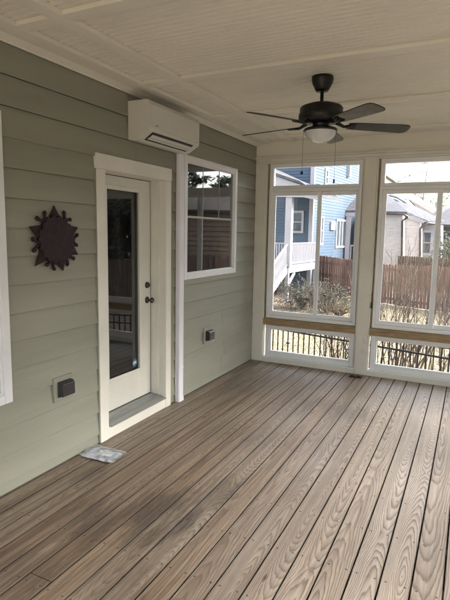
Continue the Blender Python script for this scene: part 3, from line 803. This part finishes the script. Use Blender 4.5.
# ------------------------------------------------------------------ shrubs
def bare_shrub(px, Y, hgt, n, spread, seed, label, thick=.016, group='bare shrubs behind the metal fence'):
    g = random.Random(seed); d = ray(px, 300); p = CAM+d*(Y/d.y)
    r = empty('bare_shrub', (p.x, p.y, GZ)); tag(r, label, 'shrub', group)
    st = MB(); tw = MB()
    for i in range(n):
        a = g.uniform(0, 6.283); sp = g.uniform(.15, 1)*spread; h_ = hgt*g.uniform(.55, 1)*(1-.15*sp)
        base = Vector((g.uniform(-.5,.5), g.uniform(-.2,.2), 0)); pts = []; m_ = 8
        b1, b2 = g.uniform(-.06,.06), g.uniform(-.06,.06)
        for j in range(m_):
            t = j/(m_-1)
            pts.append(base+Vector((math.cos(a)*sp*h_*.62*t**1.1+b1*math.sin(t*5), math.sin(a)*sp*h_*.62*t**1.1+b2*math.sin(t*4.2), h_*t)))
        r0 = thick*g.uniform(.6, 1.2)
        st.tube(pts, [r0*(1-.72*j/(m_-1)) for j in range(m_)], 5)
        for q in range(g.randint(5, 9)):
            j = g.randint(2, m_-2); b0 = pts[j].lerp(pts[j+1], g.random()); az = g.uniform(0, 6.283); l_ = g.uniform(.2, .6)*hgt*.3
            dv = Vector((math.cos(az)*.45, math.sin(az)*.45, 1)).normalized()
            e1 = b0+dv*l_*.5+Vector((g.uniform(-.03,.03), g.uniform(-.03,.03), 0)); e2 = b0+dv*l_+Vector((g.uniform(-.06,.06),)*3)
            tw.tube([b0, e1, e2], [.0045,.0035,.002], 4)
            for _ in range(2):
                az = g.uniform(0, 6.283); dv2 = Vector((math.cos(az)*.6, math.sin(az)*.6, .8)); s0 = b0.lerp(e2, g.uniform(.3,.9))
                tw.tube([s0, s0+dv2*g.uniform(.06,.2)], [.003,.0016], 3)
    st.build('stems', M['stem'], r); tw.build('twigs', M['stem'], r)
    return r
bare_shrub(345, 9.9, 1.9, 26, .9, 11, 'bare brown shrub left of the middle post, leaning over the pale grass')
bare_shrub(399, 10.2, 2.8, 30, .7, 12, 'tallest bare twiggy shrub just right of the middle post')
bare_shrub(434, 9.6, 2.1, 26, .8, 13, 'bare brown shrub at the right edge behind the sash stile')
def leafy(name, px, Y, w, hgt, nl, lm, sm_, seed, label, cat='shrub', group=None, lsize=.032, z0=GZ, stems=40):
    g = random.Random(seed); d = ray(px, 300); p = CAM+d*(Y/d.y)
    r = empty(name, (p.x, p.y, z0)); tag(r, label, cat, group)
    st = MB(); lf = MB(); ends = []
    for i in range(stems):
        a = g.uniform(0, 6.283); rr_ = g.uniform(.1, 1)**.6; h_ = hgt*g.uniform(.45, 1)*math.sqrt(max(.05, 1-.6*rr_*rr_))
        e = Vector((math.cos(a)*w/2*rr_, math.sin(a)*w/2*rr_, h_)); mid_ = Vector((e.x*.35, e.y*.35, h_*.55))
        st.tube([(0,0,0), mid_, e], [.018,.012,.004], 4); ends += [(mid_, e)]
        for _ in range(3):
            s0 = mid_.lerp(e, g.random()); e2 = s0+Vector((g.uniform(-1,1), g.uniform(-1,1), g.uniform(0,1)))*hgt*.22
            st.tube([s0, e2], [.007,.002], 3); ends.append((s0, e2))
    ends += [(Vector((e[1].x*.8, e[1].y*.8, .12)), Vector((e[1].x, e[1].y, e[1].z*.6))) for e in ends[::3]]
    for i in range(nl):
        a, b = g.choice(ends); c = a.lerp(b, g.uniform(.1, 1.08))+Vector((g.gauss(0,.07), g.gauss(0,.07), g.gauss(0,.06)))*hgt*.8
        if c.z < .02: continue
        u = Vector((g.uniform(-1,1), g.uniform(-1,1), g.uniform(-.6,.8))).normalized(); v = u.orthogonal().normalized(); s_ = lsize*g.uniform(.6, 1.3)
        lf.quad(c-u*s_, c+v*s_*.42, c+u*s_, c-v*s_*.42)
    st.build('stems', M[sm_], r); lf.build('foliage', M[lm], r, fix=False)
    return r
leafy('leafy_shrub', 302, 18.6, 2.0, 1.2, 6500, 'leaf', 'stem', 21, 'olive green shrub in front of the neighbouring raised deck', group='leafy shrubs by the neighbouring deck')
leafy('leafy_shrub', 327, 18.2, 2.1, 1.2, 6500, 'leaf', 'stem', 22, 'olive green shrub against the red fence, right of the sash stile', group='leafy shrubs by the neighbouring deck')
leafy('leafy_shrub', 340, 17.6, 1.7, .8, 900, 'deadleaf', 'stem', 23, 'low dry brown shrub at the foot of the red fence', group='leafy shrubs by the neighbouring deck')
leafy('leafy_shrub', 276, 22.2, 1.6, 2.6, 1500, 'darkleaf', 'stem', 24, 'dark shrub behind the white stair railing', group='leafy shrubs by the neighbouring deck')
mb = MB(); pts = [(266,312,0),(295,312,0),(325,306,0),(345,299,0),(352,293,0),(300,285,0),(262,285,0)]
pl = []
for px, py, _ in pts:
    d = ray(px, py); p = CAM+d*((GZ+.004-CAM.z)/d.z); pl.append(p)
mb.quad(*pl); tag(mb.build('mulch_bed', M['mulch']), kind='structure')

# ------------------------------------------------------------------ wooden privacy fences
def wood_fence(pts, label, mt, world=False, group=None, step=2.4):
    """pts: list of (px, top py, Y)"""
    r = empty('wooden_fence'); tag(r, label, 'fence', group)
    g = random.Random(len(pts)*7+int(pts[0][0])); bd = MB(); rl = MB()
    P_ = [Vector(p) for p in pts] if world else [(at(a, b, c)) for a, b, c in pts]
    for A, B in zip(P_[:-1], P_[1:]):
        L = (Vector((B.x, B.y, 0))-Vector((A.x, A.y, 0))).length; n_ = max(1, int(L/.145)); dd = (B-A)/n_
        nrm = Vector((-dd.y, dd.x, 0)).normalized(); dh = Vector((dd.x, dd.y, 0)).normalized()
        for i in range(n_):
            p = A+dd*i; zt = p.z+g.uniform(-.02,.015); off = nrm*g.uniform(-.006,.006); w = .068
            q0 = Vector((p.x, p.y, GZ+.03))+off-dh*w; q1 = Vector((p.x, p.y, GZ+.03))+off+dh*w
            h_ = zt-GZ-.03
            poly = [q0, q1, q1+Vector((0,0,h_-.04)), q1-dh*.03+Vector((0,0,h_)), q0+dh*.03+Vector((0,0,h_)), q0+Vector((0,0,h_-.04))]
            bd.prism(poly, nrm*.018)
        for fz in (.25, .9, 1.5):
            rl.obox(Vector((A.x, A.y, GZ+fz))-nrm*-.05, Vector((B.x, B.y, GZ+fz))+nrm*.05, .04, .09)
        k_ = max(1, round(L/step))
        for i in range(k_+1):
            p = A+(B-A)*(i/k_); rl.box(p.x-.05, p.y+.08, GZ, p.x+.05, p.y+.17, p.z-.08)
    bd.build('boards', mt, r); rl.build('rails_and_posts', mt, r)
    return r
wood_fence([(300,254.5,26.0),(318,255,25.6),(343,258.3,24.2),(362,261,23.2),(384,264,22.2),(402,265.3,21.6),(450,267,20.8),(520,268.5,19.6),(640,271,18.2)], 'long reddish brown cedar privacy fence across the back yard', M['cedar'])
wood_fence([(399,255.5,29.5),(424,257,28.5),(452,259,27.5),(540,262,25)], 'darker brown fence standing behind the long cedar fence at right', M['cedar_old'])

# ------------------------------------------------------------------ neighbouring houses
def lap(mb, A, B, z0, z1, pitch=.15, dep=.02):
    """clapboard strip wall from A to B (xy) facing the right of A->B"""
    A, B = Vector((A[0], A[1], 0)), Vector((B[0], B[1], 0)); d = (B-A).normalized(); nrm = Vector((d.y, -d.x, 0))
    z = z0
    while z < z1-1e-4:
        zt = min(z+pitch, z1)
        a0 = A+nrm*dep+Vector((0,0,z)); b0 = B+nrm*dep+Vector((0,0,z)); a1 = A+Vector((0,0,zt)); b1 = B+Vector((0,0,zt))
        mb.quad(a0, b0, b1, a1); mb.quad(A+Vector((0,0,z)), B+Vector((0,0,z)), b0, a0)
        z = zt
def far_window(parent, A, d, nrm, s0, s1, z0, z1, cols=1, rows=2, pr='fwhite', t=.11):
    def P(s, z, o): return A+d*s+Vector((0,0,z))+nrm*o
    mb = MB()
    def bar(sa, sb, za, zb, o0=.0, o1=.07): mb.prism([P(sa,za,o0), P(sb,za,o0), P(sb,zb,o0), P(sa,zb,o0)], nrm*(o1-o0))
    bar(s0-t, s0, z0-t, z1+t); bar(s1, s1+t, z0-t, z1+t); bar(s0, s1, z0-t, z0); bar(s0, s1, z1, z1+t)
    for i in range(1, cols): s_ = s0+(s1-s0)*i/cols; bar(s_-.05, s_+.05, z0, z1, .0, .06)
    for i in range(1, rows): z_ = z0+(z1-z0)*i/rows; bar(s0, s1, z_-.03, z_+.03, .0, .055)
    w = mb.build('window', M[pr], parent)
    g = MB(); g.prism([P(s0,z0,.022), P(s1,z0,.022), P(s1,z1,.022), P(s0,z1,.022)], nrm*.006); g.build('glass', M['farglass'], w)
    return w
bh = empty('blue_house'); tag(bh, 'two storey light blue sided house with white corner boards beyond the yard', 'house')
YC = 24.2
cor = at(311, 240, YC); cA = Vector((cor.x, cor.y, 0))
dB = Vector((math.sin(R(5)), math.cos(R(5)), 0)); nB = Vector((dB.y, -dB.x, 0))
dA = Vector((-1, -.03, 0)).normalized(); nA = Vector((-.03, 1, 0)).normalized()*-1
LB = 11.0; HT = 7.6
mb = MB(); lap(mb, cA+dA*9, cA, GZ, HT, .15); mb.build('side_wall', M['blue'], bh)
mb = MB(); lap(mb, cA, cA+dB*LB, GZ, HT, .15); lap(mb, cA+dB*LB, cA+dB*LB+dA*9, GZ, HT); mb.build('rear_wall', M['blue'], bh)
def vboard(p, w=.13, z0=GZ, z1=HT): return MB().box(p.x-w/2, p.y-w/2, z0, p.x+w/2, p.y+w/2, z1)
vboard(cA+Vector((-.02,-.02,0)), .20).build('corner_board', M['fwhite'], bh)
def sB(px):    # distance along wall B where the sight line of px crosses it
    d = ray(px, 240); # solve CAM+ t d = cA + s dB (xy)
    a, b, c_, e = d.x, -dB.x, d.y, -dB.y; rx, ry = cA.x-CAM.x, cA.y-CAM.y
    det = a*e-b*c_; t = (rx*e-b*ry)/det; s_ = (a*ry-rx*c_)/det; return s_, t
def zB(px, py):
    s_, t = sB(px); d = ray(px, py); P_ = cA+dB*s_; return s_, CAM.z + d.z*((P_.y-CAM.y)/d.y)
def winB(a, y0, b, y1, **k):
    s0, zt = zB(a, y0); s1, _ = zB(b, y0); _, zb = zB(a, y1); far_window(bh, cA, dB, nB, s0, s1, zb, zt, **k)
s_, _ = sB(344); vboard(cA+dB*s_+nB*.03, .3, 5.0, HT).build('corner_board', M['fwhite'], bh)
winB(319.9, 218, 321.3, 243); winB(335.5, 221, 344.0, 246, cols=3, rows=1); winB(322.3, 171, 324, 183)
s_, z_ = zB(331, 226); P_ = cA+dB*s_+nB*.02+Vector((0,0,z_))
MB().prism([P_-dB*.35-Vector((0,0,.22)), P_+dB*.35-Vector((0,0,.22)), P_+dB*.35+Vector((0,0,.22)), P_-dB*.35+Vector((0,0,.22))], nB*.09).build('meter_box', M['fwhite'], bh)
# porch wall window on the side wall
def winA(a, y0, b, y1, **k):
    pa, pb = at(a, y0, YC), at(b, y1, YC); far_window(bh, cA+nA*.02, Vector((1,0,0)), Vector((0,-1,0)), pa.x-cA.x, pb.x-cA.x, pb.z, pa.z, **k)
winA(291.8, 213, 301.5, 231)
# main roof
ov = .5
r0 = cA+nA*ov+nB*ov; 
mb = MB(); RZ = HT
corners = [cA+nA*ov+nB*ov, cA+dB*(LB+ov)+nB*ov, cA+dB*(LB+ov)+dA*9.5, cA+nA*ov+dA*9.5]
rid = [(corners[0]+corners[3])/2, (corners[1]+corners[2])/2]
V = lambda p, z: Vector((p.x, p.y, z))
c = corners
mb.quad(V(c[0],RZ), V(c[1],RZ), V(rid[1],RZ+3.2), V(rid[0],RZ+3.2)); mb.quad(V(c[2],RZ), V(c[3],RZ), V(rid[0],RZ+3.2), V(rid[1],RZ+3.2))
mb.quad(V(c[0],RZ), V(rid[0],RZ+3.2), V(c[3],RZ)); mb.quad(V(c[1],RZ), V(c[2],RZ), V(rid[1],RZ+3.2)); mb.quad(V(c[0],RZ-.12), V(c[1],RZ-.12), V(c[2],RZ-.12), V(c[3],RZ-.12))
mb.build('roof', M['shingle'], bh)
# raised deck with porch roof
dk = empty('neighbour_deck'); tag(dk, 'white railed raised deck with stairs and porch roof on the blue house', 'deck')
Ya, Yb = 20.2, 23.8
fa = at(287.5, 269.5, Ya); fb = at(315.5, 265, Yb); fa.z = fb.z = .34
dd = (fb-fa).normalized(); nn_ = Vector((dd.y, -dd.x, 0)).normalized(); Ld = (fb-fa).length
back = -nn_*3.0
MB().prism([fa, fb, fb+back, fa+back], (0,0,-.05)).build('floor', M['fwhite'], dk)
MB().prism([fa-Vector((0,0,.05)), fb-Vector((0,0,.05)), fb+nn_*.04-Vector((0,0,.05)), fa+nn_*.04-Vector((0,0,.05))], (0,0,-.26)).build('fascia', M['fwhite'], dk)
def railing(A, B, name='railing', hh=.95, slope=False):
    mb = MB(); L = (B-A).length; n_ = int(L/.125)
    mb.obox(A+Vector((0,0,hh)), B+Vector((0,0,hh)), .09, .05); mb.obox(A+Vector((0,0,.1)), B+Vector((0,0,.1)), .05, .05)
    for i in range(n_+1):
        p = A.lerp(B, (i+.5)/(n_+1)); mb.box(p.x-.019, p.y-.019, p.z+.1, p.x+.019, p.y+.019, p.z+hh)
    return mb.build(name, M['fwhite'], dk)
railing(fa, fb); railing(fa, fa+back*.0+Vector((-.01,0,0))+(-nn_)*.01+back*.35, 'railing')
for p, w, z1 in ((fa, .27, 3.75), (fb, .16, 1.3)):
    MB().box(p.x-w/2, p.y-w/2, GZ if w < .2 else .3, p.x+w/2, p.y+w/2, z1).build('porch_column' if w > .2 else 'newel_post', M['fwhite'], dk)
MB().box(fa.x-.07, fa.y-.07, GZ, fa.x+.07, fa.y+.07, .29).build('support_post', M['fwhite'], dk)
MB().box(fb.x-.07, fb.y-.07, GZ, fb.x+.07, fb.y+.07, .03).build('support_post', M['fwhite'], dk)
MB().obox(fa+Vector((0,0,-.9)), fa+dd*.8+Vector((0,0,-.35)), .09, .09).build('brace', M['fwhite'], dk)
# stairs going down to the left and towards the porch
sv_ = (at(268, 250, 18.3)-fa); sv_.z = 0; sv_.normalize()
top_ = fa+sv_*.05; run = 2.6; bot = Vector((fa.x, fa.y, GZ))+sv_*run; wd = 1.1
sn = Vector((-sv_.y, sv_.x, 0)); 
if sn.y < 0: sn = -sn
top_.z = .34
mb = MB()
for off in (0, wd): mb.obox(top_+sn*off-Vector((0,0,.15)), bot+sn*off+Vector((0,0,.0)), .05, .28)
mb.build('stringers', M['fwhite'], dk)
mb = MB()
for i in range(9):
    t = (i+.5)/9; p = top_.lerp(bot, t); mb.prism([p-sv_*.15, p+sv_*.15, p+sv_*.15+sn*wd, p-sv_*.15+sn*wd], (0,0,-.04))
mb.build('treads', M['fwhite'], dk)
railing(top_, bot, 'stair_railing'); railing(top_+sn*wd, bot+sn*wd, 'stair_railing')
MB().box(bot.x-.06, bot.y-.06, GZ, bot.x+.06, bot.y+.06, GZ+1.1).build('newel_post', M['fwhite'], dk)
# porch roof: gable end panel and roof slabs
Yr = 20.0
gp = [at(a, b, Yr) for a, b in ((250,164.5),(276.3,176.5),(300,184.5),(318,196.5),(318,200.3),(303,197.2),(250,196))]
gp = [Vector((p.x, Yr+.0, p.z)) for p in gp]
MB().prism(gp, (0, .12, 0)).build('gable_board', M['fwhite'], dk)
rp = [at(a, b, Yr) for a, b in ((250,163),(276.3,175.5),(300,183.5),(319,196.0))]
mb = MB()
for A_, B_ in zip(rp[:-1], rp[1:]):
    mb.prism([Vector((A_.x, Yr-.1, A_.z)), Vector((B_.x, Yr-.1, B_.z)), Vector((B_.x, Yr-.1, B_.z+.10)), Vector((A_.x, Yr-.1, A_.z+.10))], (0, 4.2, 0))
mb.build('porch_roof', M['shingle'], dk)
cl_ = at(284, 198, Yr)
MB().prism([Vector((p.x, Yr+.13, 3.66)) for p in (rp[0], rp[3])]+[Vector((rp[3].x, 24.1, 3.66)), Vector((rp[0].x, 24.1, 3.66))], (0,0,.06)).build('porch_ceiling', M['bluegrey'], dk)

# side entry wing of the blue house: white porch with grey roof, seen past its rear wall
YP = 29.3
wp = empty('white_porch'); tag(wp, 'white columned side porch with dark grey roof between blue house and middle post', 'porch')
def A3(px, py, Y=YP): return at(px, py, Y)
pa = A3(344.6, 212.5); pb = A3(372, 212.5); 
rf = [A3(344.6, 212.5), A3(374, 212.5), A3(374, 192), A3(354.5, 192)]
mb = MB(); z0_, z1_ = rf[0].z, rf[2].z
Rr = [Vector((rf[0].x, YP, z0_)), Vector((rf[1].x, YP, z0_)), Vector((rf[2].x, YP+3.0, z1_+.6)), Vector((rf[3].x+.3, YP+3.0, z1_+.6))]
mb.prism(Rr, (0,0,.12)); mb.build('roof', M['shingle'], wp)
MB().box(rf[0].x+.05, YP-.0, z0_-.22, rf[1].x, YP+.14, z0_-.003).build('fascia', M['fwhite'], wp)
for px in (347.8, 360.8):
    p = A3(px, 230); MB().box(p.x-.12, YP, GZ, p.x+.12, YP+.24, z0_-.23).build('column', M['fwhite'], wp)
p0_, p1_ = A3(350, 245.5), A3(372, 245.5)
mb = MB(); mb.box(p0_.x, YP+.1, p0_.z-.05, p1_.x, YP+.18, p0_.z+.04)
xx = p0_.x
while xx < p1_.x: mb.box(xx, YP+.12, p0_.z-.9, xx+.06, YP+.17, p0_.z-.055); xx += .17
mb.build('railing', M['fwhite'], wp)
MB().box(rf[0].x+.3, YP+2.6, GZ, rf[1].x, YP+2.8, z0_-.1).build('wall', M['porchdark'], wp)
p = A3(354, 222, YP+2.5); MB().box(p.x-.4, YP+2.5, p.z-2.2, p.x+.45, YP+2.57, p.z+.1).build('door', M['bluegrey'], wp)
mb = MB(); gw = random.Random(77)
for i in range(15000):
    th_ = R(gw.uniform(36, 150)); rd = gw.uniform(40, 47); z_ = (gw.random()**.8)*(7.6+1.6*mnoise.noise(Vector((th_*9, 0, 3))))*(1-.25*(rd-40)/7)
    c = Vector((rd*math.sin(th_), 3+rd*math.cos(th_), GZ+z_)); u = Vector((gw.uniform(-1,1), gw.uniform(-1,1), gw.uniform(-.7,.7))).normalized(); v = u.orthogonal().normalized(); s_ = gw.uniform(.35, .8)
    mb.quad(c-u*s_, c+v*s_*.6, c+u*s_, c-v*s_*.6)
tag(mb.build('far_wood', M['darkleaf'], fix=False), 'dark evergreen wood far off to the right of the porch', 'wood', kind='stuff')
# small brown roofed building high behind
bc = empty('brown_roof_house'); tag(bc, 'tall house with brown shingled gable showing at top right of the left transom', 'house')
q0, q1 = at(356, 176, 44), at(382, 176, 44)
mb = MB(); mb.box(q0.x, 44, GZ, q1.x, 50, q0.z); mb.build('wall', M['fwhite'], bc)
mb = MB(); e = .3; zt = q0.z+2.4; xm = (q0.x+q1.x)/2
mb.prism([(q0.x-e, 43.6, q0.z), (q1.x+e, 43.6, q0.z), (q1.x-.4, 43.6, zt), (q0.x+.6, 43.6, zt)], (0, 7, 0)); mb.build('roof', M['brownshingle'], bc)

# white brick houses seen in the right window
wh = empty('white_brick_house'); tag(wh, 'white brick house with grey roof and dark downspouts behind the cedar fence', 'house')
def panel(parent, name, pts, Y, dep, mt, bevel=0):
    q = [at(a, b, Y) for a, b in pts]; q = [Vector((p.x, Y, p.z)) for p in q]
    return MB().prism(q, (0, dep, 0)).build(name, mt, parent)
def roofplane(parent, pts, mt, th=.1, name='roof'):
    q = [at(a, b, Y) for a, b, Y in pts]; return MB().prism(q, (0,0,th)).build(name, mt, parent)
panel(wh, 'brick_wall', [(376,213.2),(403,213.2),(403,300),(376,300)], 30.0, 6, M['whitebrick'])
panel(wh, 'brick_wall', [(403,216),(420.3,222),(420.3,300),(403,300)], 31.0, 5, M['whitebrick'])
panel(wh, 'wall', [(420.4,224.3),(441,224.8),(441,300),(420.4,300)], 32.5, 4, M['fwhite'])
panel(wh, 'gable_trim', [(405,212.8),(421.6,219.5),(424.6,222.7),(420.4,223.2),(403.2,216.4)], 30.9, .1, M['fwhite'])
roofplane(wh, [(374,212.6,29.8),(407,213.6,29.8),(396,203,35),(388,196,38),(374,194,38)], M['shingle'])
roofplane(wh, [(404,212.4,30.6),(428,222.6,31.6),(445,222.6,33),(412,206,37),(395,202.5,37)], M['shingle'])
# dark gutters and downspouts
mb = MB(); mb.tube([at(376,213.4,29.7), at(403,214.2,29.7), at(408.5,217.0,29.7)], .07, 6)
mb.tube([at(408.5,217,29.7), at(405,219,29.8), at(402.3,221,29.85), at(401.8,262,29.85)], .065, 6)
mb.build('downspout', M['gutter'], wh)
mb = MB(); mb.tube([at(423.5,222.6,31), at(428,223.2,31), at(441,224.3,32.2)], .07, 6)
mb.tube([at(428,223,31), at(421.8,226.5,31), at(420.3,229,30.9), at(419.8,262,30.9)], .065, 6)
mb.build('downspout', M['gutter'], wh)
pa_, pb_ = at(423.8,232.5,32.5), at(429.6,253,32.5)
far_window(wh, Vector((pa_.x, 32.49, 0)), Vector((1,0,0)), Vector((0,-1,0)), 0, pb_.x-pa_.x, pb_.z, pa_.z, t=.16)
# second white house behind: light gabled wall and big roofs
w2 = empty('grey_roof_house'); tag(w2, 'pale house with broad grey hip roof rising behind the white brick house', 'house')
panel(w2, 'wall', [(441.5,226),(520,229),(520,300),(441.5,300)], 36, 5, M['fwhite'])
roofplane(w2, [(425,225.2,35.2),(530,229.5,35.2),(500,206,42),(452,208,42),(440,211,40)], M['shingle'])
roofplane(w2, [(409,200.5,42),(432,224,37),(448,224,37),(434,207,44),(429,201.8,46),(413,200.8,46)], M['brownshingle'])
panel(w2, 'gable', [(389,197.5),(395,199),(409,208),(424,222),(386,222)], 39.0, 4, M['fwhite'])
roofplane(w2, [(388,196,38.8),(397,198.5,38.8),(410,206.5,38.8),(412,204.5,41),(398,196.5,41),(389,194.5,41)], M['shingle'])
mb = MB(); mb.tube([at(441.5,226.4,35.1), at(530,230.4,35.1)], .08, 6); mb.build('gutter', M['gutter'], w2)
pa_, pb_ = at(444.5,233,36), at(449,250,36)
far_window(w2, Vector((pa_.x, 35.99, 0)), Vector((1,0,0)), Vector((0,-1,0)), 0, 1.4, pb_.z, pa_.z, t=.16)
leafy('evergreen_shrub', 446.5, 31.5, 1.3, 3.4, 1800, 'darkleaf', 'stem', 31, 'narrow dark evergreen at the right edge beside the pale house', 'shrub', lsize=.09)
leafy('evergreen_shrub', 413, 37, .1, .1, 0, 'darkleaf', 'stem', 32, 'x', stems=1) if False else None

# ------------------------------------------------------------------ trees
def tree(x, y, hgt, spread, seed, label, lm='paleleaf', nl=2200, lsize=.12, bare=.3, group=None, name='tree', tr=.16):
    g = random.Random(seed); r = empty(name, (x, y, GZ)); tag(r, label, 'tree', group)
    tk = MB(); lf = MB(); ends = []
    H = hgt
    trunk = [Vector((g.uniform(-.1,.1)*i, g.uniform(-.1,.1)*i, H*i/6*.9)) for i in range(7)]
    tk.tube(trunk, [tr*(1-i/7.5) for i in range(7)], 8)
    def grow(p, d, L, rad, lv):
        e = p+d*L; mid_ = p.lerp(e, .5)+Vector((g.uniform(-1,1), g.uniform(-1,1), g.uniform(-.5,.5)))*L*.08
        br.tube([p, mid_, e], [rad, rad*.75, rad*.45], 5 if lv < 2 else 3)
        if lv >= 3: ends.append((mid_, e)); return
        for _ in range(3 if lv else 4):
            nd = (d+Vector((g.uniform(-1,1), g.uniform(-1,1), g.uniform(-.3,.8)))*.75).normalized()
            grow(p.lerp(e, g.uniform(.4, 1)), nd, L*g.uniform(.45,.7), rad*.5, lv+1)
    br = MB()
    for i in range(13):
        t = g.uniform(bare, 1); k_ = t*6*.98; i0 = int(min(5, k_)); p = trunk[i0].lerp(trunk[i0+1], k_-i0)
        a = g.uniform(0, 6.283); el = g.uniform(.2,.9)
        grow(p, Vector((math.cos(a), math.sin(a), el)).normalized(), spread*.5*g.uniform(.6, 1)*(1.15-t*.5), tr*.35*(1.1-t*.6), 0)
    tk.build('trunk', M['bark'], r); br.build('branches', M['bark'], r)
    for i in range(nl):
        a, b = g.choice(ends); c = a.lerp(b, g.uniform(0, 1.2))+Vector((g.gauss(0,.12), g.gauss(0,.12), g.gauss(0,.1)))*(spread*.12)
        u = Vector((g.uniform(-1,1), g.uniform(-1,1), g.uniform(-.8,.8))).normalized(); v = u.orthogonal().normalized(); s_ = lsize*g.uniform(.6,1.3)
        lf.quad(c-u*s_, c+v*s_*.45, c+u*s_, c-v*s_*.45)
    if nl: lf.build('crown', M[lm], r, fix=False)
    return r
pt_ = at(418, 240, 52)
tree(pt_.x, pt_.y, 10.5, 6.5, 41, 'thin pale tree with sparse leaves above the grey roofs in the right transom', nl=700, lsize=.13, tr=.12)
pt_ = at(446, 240, 48)
tree(pt_.x, pt_.y, 5.6, 4, 42, 'small greyish tree beside the grey roofs at the right edge', nl=500, lsize=.10, tr=.10)
# out of frame to the right: what the window glass mirrors, plus added light blockers
rb = empty('brown_brick_house'); tag(rb, 'brown brick house to the right, mirrored in the glass of the house window', 'house')
RB = Vector((12.2, 27.5, 0)); rb.location = RB; rb.rotation_euler = (0, 0, R(-28))
mb = MB(); mb.box(-3.4, 0, GZ, 3.4, 8, 2.9); mb.build('wall', M['redbrick'], rb)
mb = MB(); lap(mb, (-3.4,-.01), (3.4,-.01), GZ, 2.85, .30, .07); M['tansiding'] = mat('tan_lap_siding', (.20,.13,.085), .7, .1, 2); mb.build('siding', M['tansiding'], rb)
mb = MB(); mb.prism([(-3.9, -.5, 2.9), (3.9, -.5, 2.9), (3.9, 4, 4.4), (-3.9, 4, 4.4)], (0, 0, .15)); mb.prism([(-3.9, 8.5, 2.9), (3.9, 8.5, 2.9), (3.9, 4, 4.4), (-3.9, 4, 4.4)], (0, 0, .15)); mb.build('roof', M['darkroof'], rb)
for i, (x, y, h_, sp, nl_, lb) in enumerate(((14, 37, 8.4, 5, 1300, 'left of the brown brick house'), (20, 36, 8.0, 5, 1300, 'behind the brown brick house'), (19, 25, 8, 7, 5000, 'right of the brown brick house'),
        (18, 19, 8, 7, 5500, 'second from the brown brick house, added to block low sky light'), (17, 13.5, 8.5, 7, 5500, 'third from the brown brick house, added to block low sky light'), (17.5, 8, 8, 7, 5500, 'fourth from the brown brick house, added to block low sky light'),  # this row and the next: unseen trees added to darken the upper wall
        (17, 2.5, 8.5, 7, 5500, 'fifth from the brown brick house, added to block low sky light'), (17.5, -3, 8, 7, 5500, 'sixth from the brown brick house, added to block low sky light'), (17, -9, 8, 7, 5000, 'farthest from the brown brick house, added to block low sky light'))):
    tree(x, y, h_, sp, 60+i, 'dark evergreen tree standing '+lb, 'darkleaf', nl_, .36, bare=.04, name='evergreen_tree', tr=.2, group='evergreen trees right of the porch')
pe = at(640,271,18.2)
wood_fence([(pe.x+.1, pe.y-.1, pe.z), (10.5, 17.0, .5), (13.0, 15.0, .5), (13.2, 4, .5), (13.2, -10, .5)], 'return run of the cedar fence along the right side of the yard', M['cedar_old'], world=True)
for i, (x, y) in enumerate(((22, 31), (25, 28), (27, 34))):
    tree(x, y, 8, 6, 90+i, 'dark evergreen tree in the far row, '+['left one', 'middle one', 'right one'][i], 'darkleaf', 6000, .38, bare=.04, name='evergreen_tree', tr=.2, group='evergreen trees right of the porch')
mb = MB(); mb.quad((5.2,-20,GZ+.004), (60,-20,GZ+.004), (60,60,GZ+.004), (16,60,GZ+.004), (5.2,12,GZ+.004)); tag(mb.build('added_dark_ground', M['mulch']), kind='structure')  # unseen dark ground added to cut bounce onto ceiling and upper wall

# ------------------------------------------------------------------ light
w = bpy.data.worlds.new('World'); scene.world = w; w.use_nodes = True; nt = w.node_tree
bg = nt.nodes['Background']; sky = nt.nodes.new('ShaderNodeTexSky'); sky.sky_type = 'NISHITA'; sky.sun_disc = False
SUN_EL, SUN_AZ = 33, 78      # azimuth: degrees clockwise from +y
sky.sun_elevation = R(SUN_EL); sky.sun_rotation = R(SUN_AZ); sky.air_density = 1.0; sky.dust_density = 4; sky.ozone_density = 1.0
hs_ = nt.nodes.new('ShaderNodeHueSaturation'); hs_.inputs['Saturation'].default_value = .45
nt.links.new(sky.outputs[0], hs_.inputs['Color']); nt.links.new(hs_.outputs[0], bg.inputs[0]); bg.inputs[1].default_value = .15
sd = bpy.data.lights.new('sun', 'SUN'); sd.energy = 1.3; sd.angle = R(28); sd.color = (1, .96, .9)
so_ = bpy.data.objects.new('sun', sd); col.objects.link(so_)
dv = Vector((math.sin(R(SUN_AZ))*math.cos(R(SUN_EL)), math.cos(R(SUN_AZ))*math.cos(R(SUN_EL)), math.sin(R(SUN_EL))))
so_.rotation_euler = dv.to_track_quat('Z', 'Y').to_euler()
vs = scene.view_settings; vs.view_transform = 'Standard'; vs.look = 'None'; vs.gamma = 1; vs.use_curve_mapping = False
vs.exposure = 2.72
scene.render.engine = 'CYCLES'
scene.cycles.max_bounces = 7; scene.cycles.diffuse_bounces = 4; scene.cycles.transparent_max_bounces = 16
scene.render.resolution_x = 768; scene.render.resolution_y = 1024
